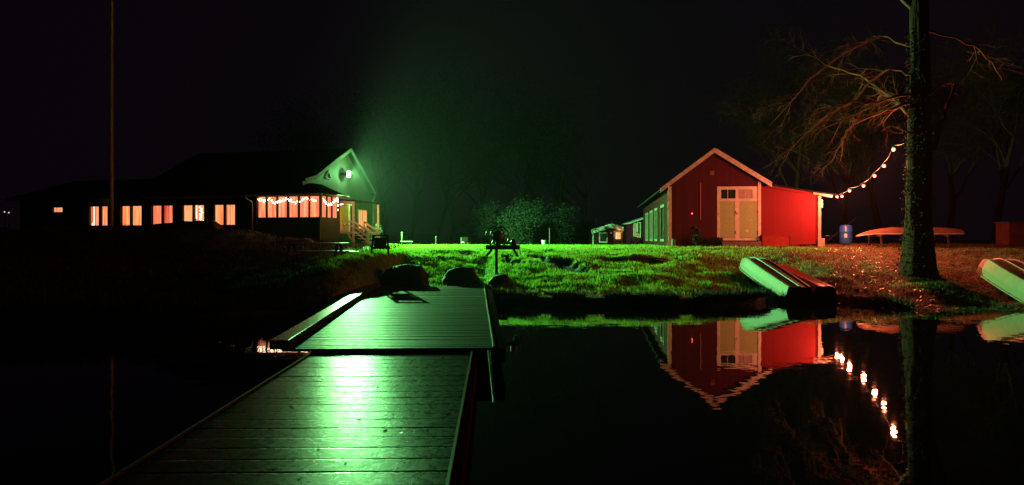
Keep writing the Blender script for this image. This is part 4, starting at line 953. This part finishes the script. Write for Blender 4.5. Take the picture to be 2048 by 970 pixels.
# reel post
p = at(993, 545, 23.2); zz = gz(p.x, 23.2)
rp = empty('reel_post', (p.x, 23.2, zz), 0, 'big dark wheel reel mounted on a braced shelf on a post by the water', 'reel')
k_ = 23.2 / F; zl = lambda y: at(0, y, 23.2).z - zz; xl = lambda x: (x - 993) * k_
MB().box((-.045, -.045, -.15), (.045, .045, zl(499))).build('post', M['black_metal'], rp, bevel=.008)
MB().box((xl(972), -.2, zl(499)), (xl(1040), .2, zl(490))).build('shelf', M['dark_wood'], rp, bevel=.01)
MB().bar((xl(984), 0, zl(499)), (xl(973), 0, zl(512)), .07, .06, (0, 1, 0)).build('brace', M['dark_wood'], rp)
MB().bar((xl(1027), 0, zl(499)), (xl(1036), 0, zl(513)), .07, .06, (0, 1, 0)).build('brace', M['dark_wood'], rp)
def torus(R_, r_, n=36, m=8):
    mb = MB(); vs = [((R_ + r_ * math.cos(2 * math.pi * j / m)) * math.cos(2 * math.pi * i / n), r_ * math.sin(2 * math.pi * j / m), (R_ + r_ * math.cos(2 * math.pi * j / m)) * math.sin(2 * math.pi * i / n)) for i in range(n) for j in range(m)]
    fs = [(i * m + j, i * m + (j + 1) % m, ((i + 1) % n) * m + (j + 1) % m, ((i + 1) % n) * m + j) for i in range(n) for j in range(m)]; return mb.add(vs, fs, True)
cxw, czw, rw = xl(995), zl(473), 19 * k_
for s in (-.14, .14):
    o = torus(rw, .022).build('rim', M['black_metal'], rp); o.location = (cxw + s * .5, s, czw); o.rotation_euler = (0, 0, R(16))
    mb = MB()
    for a in range(6): t = a * math.pi / 3; mb.tube([(0, 0, 0), (rw * math.cos(t), 0, rw * math.sin(t))], .011, 6)
    mb.build('spoke', M['black_metal'], o)
o = MB().lathe([(rw * .55, -.14), (rw * .62, -.05), (rw * .62, .05), (rw * .55, .14)], 24).build('coiled_hose', mat('wet dark hose', (.012, .012, .012), (.025, .022, .02), .5, 6, .02, 20), rp); o.location = (cxw, 0, czw); o.rotation_euler = (R(90), 0, R(16))
MB().box((cxw - .04, -.18, zl(490)), (cxw + .04, -.145, czw)).build('bearing', M['black_metal'], rp); MB().box((cxw - .04, .145, zl(490)), (cxw + .04, .18, czw)).build('bearing', M['black_metal'], rp)
MB().lathe([(.09, 0), (.1, .1), (.06, .16), (.03, .2)], 12, (xl(1027), 0, zl(490))).build('crank_box', M['black_metal'], rp)
# picnic table
tD = 28.0; tx0, tx1 = at(566, 0, tD).x, at(696, 0, tD).x; zz = gz((tx0 + tx1) / 2, tD); tc_ = (tx0 + tx1) / 2
pt = empty('picnic_table', (tc_, tD, zz), 0, 'wet wooden picnic table on the dark slope below the porch', 'table')
hw_ = (tx1 - tx0) / 2; ztab = at(0, 485.5, tD).z - zz; zbn = at(0, 502.5, tD - .75).z - zz
mb = MB()
for k in range(5): mb.box((-hw_, -.36 + k * .146, ztab - .04), (hw_, -.36 + k * .146 + .138, ztab))
mb.build('table_top', M['table_wood'], pt)
for yy, ex0, ex1 in ((-.95, at(562, 0, tD - .8).x - tc_, at(718, 0, tD - .8).x - tc_), (.7, -hw_, hw_)):
    mb = MB()
    for k in range(2): mb.box((ex0, yy + k * .146, zbn - .04), (ex1, yy + k * .146 + .138, zbn))
    mb.build('bench', M['table_wood'], pt)
for x in (-hw_ * .72, hw_ * .72):
    mb = MB(); mb.bar((x, -.25, ztab - .045), (x, -.75, -.05), .05, .1, (1, 0, 0)); mb.bar((x, .25, ztab - .045), (x, .75, -.05), .05, .1, (1, 0, 0)); mb.bar((x + .06, -.9, zbn - .09), (x + .06, .95, zbn - .09), .04, .09); mb.build('leg_frame', M['dark_wood'], pt)
# dark heap, tarpaulin pile, shrubs in front of the house
def mound(name, x0, x1, y_, prof, dep, mtl, label, cat, D):
    """low rounded heap whose crest follows prof = [(px, py)]"""
    xc = at((x0 + x1) / 2, 0, D).x; zb = gz(xc, D); root_loc = (xc, D, zb - .05); rows = []; N = 24
    for i in range(N + 1):
        px_ = x0 + (x1 - x0) * i / N; py_ = np.interp(px_, [p[0] for p in prof], [p[1] for p in prof]); c = at(px_, py_, D); h = max(.02, c.z - zb); row = []
        for j in range(11):
            a = math.pi * j / 10; row.append((c.x - xc + .05 * float(vnoise(i * .7, j)), -math.cos(a) * dep + .1 * float(vnoise(i * .5, j * .9)), math.sin(a) ** .6 * h * (1 + .12 * float(vnoise(i * .8 + 5, j * .8)))))
        rows.append(row)
    mb = MB(); mb.add([p for r in rows for p in r], [(i * 11 + j, (i + 1) * 11 + j, (i + 1) * 11 + j + 1, i * 11 + j + 1) for i in range(N) for j in range(10)] + [tuple(range(11)), tuple(N * 11 + j for j in range(10, -1, -1))], True)
    o = mb.build(name, mtl); o.location = root_loc; tag(o, label, cat); return o
mound('brushwood_heap', 562, 632, 0, [(562, 480), (575, 472), (590, 474), (602, 477), (612, 473), (622, 477), (632, 484)], .6, M['hay'], 'low brown heap of dry brushwood below the porch wall', 'heap', 33.6)
mound('covered_pile', 296, 442, 0, [(296, 448), (330, 444), (365, 440.5), (425, 438.5), (429, 440), (440, 449), (442, 455)], .5, M['tarp'], 'dark tarpaulin covered pile hiding the lower edge of two lit windows', 'pile', 35.2)
p = at(720, 492, 39); plant('shrub', p.x, 39, .7, .45, 'small leafy shrub at the foot of the entry steps', 'shrub', 31, 'shrub', 800, 'shrubs by the entry steps', .06)
p = at(744, 480, 43.5); plant('shrub', p.x + .15, 43.5, 1.0, .4, 'light green shrub at the right corner of the house', 'shrub', 32, 'shrub', 700, 'shrubs by the entry steps', .05)
# flagpole
fp = at(222.5, 452, 37.2); fz_ = gz(fp.x, 37.2)
flg = empty('flagpole', (fp.x, 37.2, fz_), 0, 'tall white flagpole rising in front of the left end of the house', 'flagpole')
MB().tube([(0, 0, -.1), (0, 0, 6), (0.02, 0, 13), (.02, 0, 15)], [.09, .08, .06, .05], 14).build('pole', mat('grey painted pole', (.4, .38, .36), None, .6), flg)
MB().tube([(.13, -.02, .9), (.12, -.02, 14.6)], .006, 4).build('halyard', M['cloth'], flg)
MB().lathe([(0, -.1), (.09, -.05), (.1, .02), (.06, .09), (0, .12)], 12, (.02, 0, 15.05)).build('finial', M['steel'], flg)

# ------------------------------------------------------------------ odds and ends on the crest
def stake(px_, py0, py1, D, label, r=.03, cap=True, m='white_worn'):
    p = at(px_, py1, D); z = gz(p.x, D); o = empty('stake', (p.x, D, z), 0, label, 'stake', 'stakes on the far lawn'); h = at(0, py0, D).z - z
    MB().tube([(0, 0, -.1), (0, 0, h)], r, 8).build('shaft', M[m], o)
    if cap: MB().lathe([(r * 1.2, h + .001), (r * 1.6, h + .05), (.01, h + .09)], 10).build('cap', mat('grey cap', (.10, .10, .09), None, .8), o)
stake(804, 467, 496, 44, 'dark stake with pale cap standing on the lawn edge right of the house', .05, True, 'dark_wood')
stake(872, 475, 496, 48, 'short stake with pale cap in the middle of the lawn edge', .04, True, 'dark_wood')
stake(1099, 458, 496, 50, 'thin pale stake among the dark shrubs', .03, True, 'dimmed_trim')
stake(1192, 440, 480, 82, 'tall pole with pale top behind the left end of the cabin', .06, True, 'dark_wood')
p = at(932, 494, 42); z = gz(p.x, 42); ch = empty('garden_chair', (p.x, 42, z), R(30), 'small pale garden chair on the lawn edge', 'chair'); CHM = mat('grey garden chair', (.16, .15, .13), None, .8)
MB().box((-.22, -.2, .2), (.22, .2, .24)).build('seat', CHM, ch); MB().box((-.22, .17, .26), (.22, .2, .5)).build('backrest', CHM, ch)
for x in (-.2, .17):
    for y in (-.2, .17): MB().box((x, y, -.1), (x + .03, y + .03, .198)).build('leg', CHM, ch)
p = at(813, 491, 43); z = gz(p.x, 43); ch = empty('garden_bench', (p.x, 43, z), R(5), 'low dark bench on the lawn edge beside the left stake', 'bench')
MB().box((-.35, -.15, .24), (.35, .15, .29)).build('seat', M['table_wood'], ch)
for x in (-.3, .24): MB().box((x, -.12, -.1), (x + .06, .12, .238)).build('leg', M['dark_wood'], ch)
p = at(1088, 494, 45); z = gz(p.x, 45); fl = empty('flower_pot', (p.x, 45, z), 0, 'pale pot standing before the dark shrubs', 'pot'); MB().lathe([(.1, -.04), (.14, .28)], 14).build('bowl', M['cloth'], fl); MB().lathe([(.16, .282), (.16, .32), (.12, .33)], 14).build('rim', M['cloth'], fl)
for k, (x, y) in enumerate(((9, 425), (17.5, 426.5))):
    p = at(x, y, 60); z = gz(p.x, 60); o = empty('far_lamp', (p.x, 60, z), 0, 'tiny far lamp at the left edge, %s of two' % ('leftmost' if k == 0 else 'rightmost'), 'lamp', 'tiny far lamps')
    MB().tube([(0, 0, -.1), (0, 0, p.z - z)], .03, 6).build('post', M['dark_wood'], o); MB().lathe([(0, -.03), (.06, 0), (0, .08)], 8, (0, 0, p.z - z + .03)).build('globe', M['small_lamp'], o)
# fire pit with pale sticks
fp_ = (4.1, 25.05); z = gz(*fp_)
rsx = random.Random(4)
for k, (dx, dy, L, an, lab) in enumerate(((-.95, -.1, .75, -.35, 'pale stick across the left rim of the dark hollow in the lawn'), (-.6, -.35, .4, -1.3, 'short pale stick standing out of the left of the dark hollow'), (.85, .1, .8, .2, 'thin pale stick along the right rim of the dark hollow'))):
    x = fp_[0] + dx; y = fp_[1] + dy; pts = [Vector((0, 0, .04)), Vector((L * .5 * math.cos(an), .1, .07)), Vector((L * math.cos(an), .15, .02 + (.0 if k != 1 else -.0)))]
    o = MB().tube([p_ + Vector((-L / 2 * math.cos(an), 0, L * .15 * (1 if an < -1 else 0) * (1 - j))) for j, p_ in enumerate(pts)], [.016, .022, .012], 6).build('stick', mat('bare stick', (.4, .38, .33), None, .7), None); o.location = (x, y, gz(x, y) + .03); tag(o, lab, 'stick', 'sticks round the hollow')

# ------------------------------------------------------------------ trees and shrubs behind
def bgshrub(x, y, h, rad, lab, seed, n_=6000):
    plant('shrub', x, y, h, rad, lab, 'shrub', seed, 'shrub', n_, 'dark shrubs beyond the lawn', .07)
for k, (px_, D, h, rad, lab) in enumerate(((1035, 50, 2.0, 1.1, 'dark shrub just right of the wheel reel, beyond the lawn'), (1062, 56, 3.2, 1.3, 'tall dark shrub left of the thin pale stake'),
    (1090, 52, 1.7, 1.0, 'low dark shrub behind the pale pot'), (1122, 58, 3.0, 1.3, 'rounded dark shrub right of the thin pale stake'), (1152, 62, 2.4, 1.2, 'dark shrub between the pale stake and the cabin'),
    (985, 60, 3.6, 1.5, 'broad dark shrub right behind the wheel reel'), (935, 66, 2.8, 1.5, 'dim shrub beyond the pale garden chair'))):
    p = at(px_, 490, D); bgshrub(p.x, D, h, rad, lab, 50 + k)
def fartree_mesh(seed, H=11):
    rs = random.Random(seed); mb = MB(); cs = []
    def br(p, d, r, L, dep):
        q = p; pts = [p]; rd = [r]
        for i in range(4):
            d = (d + Vector((rs.gauss(0, .14), rs.gauss(0, .14), rs.gauss(0.03, .1)))).normalized(); q = q + d * L / 4; pts.append(q); rd.append(r * (1 - .55 * (i + 1) / 4))
            if dep and i > 0:
                for _ in range(2 if dep > 1 else 1): br(q, (d + Vector((rs.uniform(-1, 1), rs.uniform(-1, 1), rs.uniform(-.2, .7)))).normalized(), rd[-1] * .55, L * rs.uniform(.45, .65), dep - 1)
        mb.tube(pts, rd, 5, False)
        if dep <= 1: cs.append((*q, 1))
    br(Vector((0, 0, -.2)), Vector((0, 0, 1)), .26, H * .62, 4)
    return mb, cs
protos = []
for s in (1, 2, 3, 4):
    root = empty('far_tree', (0, 0, 0)); mb, cs = fartree_mesh(s); mb.build('trunk', M['darkbark'], root)
    if s < 4: V, Fc = leafmesh(cs, .08, 5000, s, 1, .5); np_mesh('crown', V, Fc, M['shrub'], False, parent=root)
    else:
        mb = MB(); rs = random.Random(44)
        for c in cs:
            for _ in range(3):
                d = Vector((rs.gauss(0, 1), rs.gauss(0, 1), rs.gauss(.2, .8))).normalized(); p = Vector(c[:3]); mb.tube([p, p + d * .5 + Vector((0, 0, .05)), p + d * 1.1], [.014, .01, .004], 3, False)
        mb.build('crown', M['darkbark'], root)
    protos.append(root)
spots = [(600, 78, 1.1, 'tree behind the house roof left of the floodlight'), (560, 92, 1.3, 'tree far behind the glazed porch roof'), (770, 62, 1.0, 'tree just right of the house gable'), (820, 74, 1.25, 'tree behind the bench on the lawn edge'),
         (868, 68, 1.1, 'tree behind the short capped stake'), (915, 80, 1.35, 'tall tree behind the pale garden chair'), (965, 76, 1.2, 'tree behind the left side of the wheel reel'), (1025, 84, 1.4, 'tall tree between the reel and the shrubs'),
         (1075, 78, 1.2, 'tree behind the shrubs and the pale pot'), (1130, 88, 1.4, 'tall tree left of the cabin'), (1175, 95, 1.2, 'tree at the left corner of the cabin'), (1690, 52, .9, 'tree behind the barrel between lean-to and big tree'),
         (1760, 58, 1.2, 'tree behind the canoe left of the big trunk'), (1900, 56, 1.1, 'tree behind the canoe right of the big trunk'), (1990, 50, 1.1, 'tree behind the storage box at the right edge'), (1600, 62, 1.3, 'tree rising behind the lean-to roof')]
for i, (px_, D, s, lab) in enumerate(spots):
    bare = px_ > 1500; pr_ = protos[3] if bare else protos[i % 3]; o = pr_ if (i < 3 or (bare and i == 11)) else copy_tree(pr_)
    x = (px_ - CX) / F * D; o.location = (x, D, gz(x, D)); o.rotation_euler = (0, 0, i * 1.7); o.scale = (s, s, s); tag(o, lab, 'tree', 'trees beyond the lawn')

# ------------------------------------------------------------------ grass, reeds and fallen leaves (nobody could count these)
def blades(name, X, Y, hgt, wid, mtl, lean=.5, z0=None):
    N = len(X); Z = height(X, Y) - .01 if z0 is None else z0; rs = np.random
    a = rs.uniform(0, 2 * np.pi, N); la = rs.uniform(0, 2 * np.pi, N); h = hgt * rs.uniform(.5, 1.4, N); w_ = wid * rs.uniform(.6, 1.4, N); ln = lean * h * rs.uniform(.2, 1.2, N)
    p = np.stack([X, Y, Z], -1); du = np.stack([np.cos(a), np.sin(a), np.zeros(N)], -1) * w_[:, None] / 2
    tip = p + np.stack([np.cos(la) * ln, np.sin(la) * ln, h], -1)
    V = np.stack([p - du, p + du, tip], 1).reshape(-1, 3); Fc = np.arange(3 * N).reshape(-1, 3)
    return np_mesh(name, V, Fc, mtl, False)
def scatter(n_, x0, x1, y0, y1, keep):
    X = np.random.uniform(x0, x1, n_); Y = np.random.uniform(y0, y1, n_); k = keep(X, Y); return X[k], Y[k]
gmat = mat('grass blade', (.16, .40, .02), (.32, .50, .035), .5, 1.6, detail=6, contrast=(.3, .7)); gmat2 = mat('brownish grass blade', (.075, .045, .016), (.15, .08, .033), .6, 1.6, detail=6, contrast=(.3, .7))
def translucent(m, k):
    n = m.node_tree.nodes; l = m.node_tree.links; b = n['Principled BSDF']; t = n.new('ShaderNodeBsdfTranslucent'); x = n.new('ShaderNodeMixShader')
    src = b.inputs['Base Color'].links[0].from_socket; l.new(src, t.inputs[0]); x.inputs[0].default_value = k
    l.new(b.outputs[0], x.inputs[1]); l.new(t.outputs[0], x.inputs[2]); l.new(x.outputs[0], n['Material Output'].inputs[0])
for m_ in (gmat, gmat2, M['leaf']): translucent(m_, .55)
tuft = lambda X, Y: vnoise(X * 3, Y * 3) + .6 * vnoise(X * 8, Y * 8)
def ok(X, Y): return (soil_shadow_mask(X, Y) < np.random.uniform(.1, .8, len(X))) & (tuft(X, Y) > np.random.uniform(-.7, .25, len(X))) & (Y - shore(X) > .12)
X, Y = scatter(150000, -7.5, 12, 19, 29.5, lambda X, Y: ok(X, Y) & (litter(X, Y) < np.random.uniform(0, 1.1, len(X))) & (Y - shore(X) > np.random.uniform(.4, 2.0, len(X))))
tag(blades('lawn_grass', X, Y, .085, .022, gmat), 'short bright green grass on the lawn and the bank', 'grass', kind='stuff')
X, Y = scatter(70000, -8, 14, 29.5, 46, lambda X, Y: ok(X, Y))
tag(blades('lawn_grass', X, Y, .08, .035, gmat), 'short grass on the level far part of the lawn', 'grass', kind='stuff')
X, Y = scatter(95000, -1, 24, 18, 34, lambda X, Y: (np.maximum(litter(X, Y), 1 - ss(.8, 2, Y - shore(X))) > np.random.uniform(0, .9, len(X))) & (tuft(X, Y) > -.35) & (Y - shore(X) > .2))
tag(blades('thin_grass', X, Y, .07, .02, gmat2), 'thin brownish grass between fallen leaves under the big tree', 'grass', kind='stuff')
# overhanging tufts on the bank lip
X = np.random.uniform(-.6, 10, 9000); X = X[(X < 7.2) | (X > 9.3)]; Y = shore(X) + .12 + np.abs(np.random.randn(len(X))) * .22
k = vnoise(X * 2.2, 0 * X + 5) > -.15; X, Y = X[k], Y[k]
tag(blades('bank_tufts', X, Y, .17, .02, mat('bank grass blade', (.045, .06, .018), (.09, .085, .03), .7, 2), .9), 'longer grass tufts hanging over the water edge of the lawn', 'grass', kind='stuff')
# dry reeds on the dark left bank
X = np.random.uniform(-24, -4.25, 24000); Y = shore(X) + np.abs(np.random.randn(len(X))) * 1.4 + .02 + .5 * (X > -6.5)
tag(blades('dry_reeds', X, Y, np.where(X > -7, .16, .34), .02, M['dryveg'], .7), 'dry brown reeds and weeds on the dark bank left of the dock', 'reeds', kind='stuff')
X, Y = scatter(42000, -22, -5, 16, 35, lambda X, Y: tuft(X, Y) > -.2)
tag(blades('rough_grass', X, Y, .16, .028, M['dryveg'], .8), 'rough dry grass on the dark slope below the house', 'grass', kind='stuff')
def leaves(name, X, Y, size, lab):
    N = len(X); Z = height(X, Y) + .012; rs = np.random; a = rs.uniform(0, 6.28, N); s = size * rs.uniform(.5, 1.3, N)
    t1 = rs.uniform(-.5, .5, N); t2 = rs.uniform(-.5, .5, N); p = np.stack([X, Y, Z + .02], -1)
    u = np.stack([np.cos(a), np.sin(a), t1], -1) * s[:, None]; v = np.stack([-np.sin(a), np.cos(a), t2], -1) * s[:, None] * .6
    V = np.stack([p - u, p + v, p + u, p - v], 1).reshape(-1, 3); return tag(np_mesh(name, V, np.arange(4 * N).reshape(-1, 4), M['leaf'], False), lab, 'leaves', kind='stuff')
X, Y = scatter(14000, 8.5, 23, 17.8, 35, lambda X, Y: (litter(X, Y) > np.random.uniform(.1, 1, len(X))) & (Y - shore(X) > .05))
leaves('fallen_leaves', X, Y, .048, 'wet fallen leaves scattered under the orange bulbs')
X, Y = scatter(1500, -4, 9, 19.5, 30, lambda X, Y: (Y - shore(X) > .15)); leaves('fallen_leaves', X, Y, .03, 'few fallen leaves on the green lawn')

X = np.random.uniform(-.2, 16, 260); Y = shore(X) - np.abs(np.random.randn(len(X))) * .7 - .05; N = len(X); a = np.random.uniform(0, 6.28, N); s_q = np.random.uniform(.015, .035, N)[:, None]
p = np.stack([X, Y, np.full(N, .004)], -1); u = np.stack([np.cos(a), np.sin(a), 0 * a], -1) * s_q; v = np.stack([-np.sin(a), np.cos(a), 0 * a], -1) * s_q * .6
tag(np_mesh('floating_leaves', np.stack([p - u, p + v, p + u, p - v], 1).reshape(-1, 3), np.arange(4 * N).reshape(-1, 4), M['leaf'], False), 'few small leaves floating on the black water along the bank', 'leaves', kind='stuff')
N = 46; X = np.random.uniform(-2.0, -.45, N); Y = np.random.uniform(4.4, 9.2, N); a = np.random.uniform(0, 6.28, N); s_q = np.random.uniform(.012, .03, N)[:, None]
p = np.stack([X, Y, np.full(N, ZN + .008)], -1); u = np.stack([np.cos(a), np.sin(a), .2 * np.cos(3 * a)], -1) * s_q; v = np.stack([-np.sin(a), np.cos(a), .1 * np.sin(5 * a)], -1) * s_q * .6
tag(np_mesh('dock_leaves', np.stack([p - u, p + v, p + u, p - v], 1).reshape(-1, 3), np.arange(4 * N).reshape(-1, 4), M['leaf'], False), 'few small wet leaves lying on the near dock boards', 'leaves', kind='stuff')
# ------------------------------------------------------------------ night mist round the whole scene
hz = bpy.data.materials.new('thin night mist'); hz.use_nodes = True; n = hz.node_tree.nodes; l = hz.node_tree.links
for q in list(n):
    if q.type == 'BSDF_PRINCIPLED': n.remove(q)
pv = n.new('ShaderNodeVolumePrincipled'); pv.inputs['Color'].default_value = (.9, .92, .95, 1); pv.inputs['Density'].default_value = HAZE; pv.inputs['Anisotropy'].default_value = .7
l.new(pv.outputs[0], n['Material Output'].inputs['Volume'])
o = MB().box((-340, -70, -2.8), (340, 430, 32)).build('haze', hz); tag(o, kind='stuff'); tag(o, 'thin even mist in the night air', 'mist')
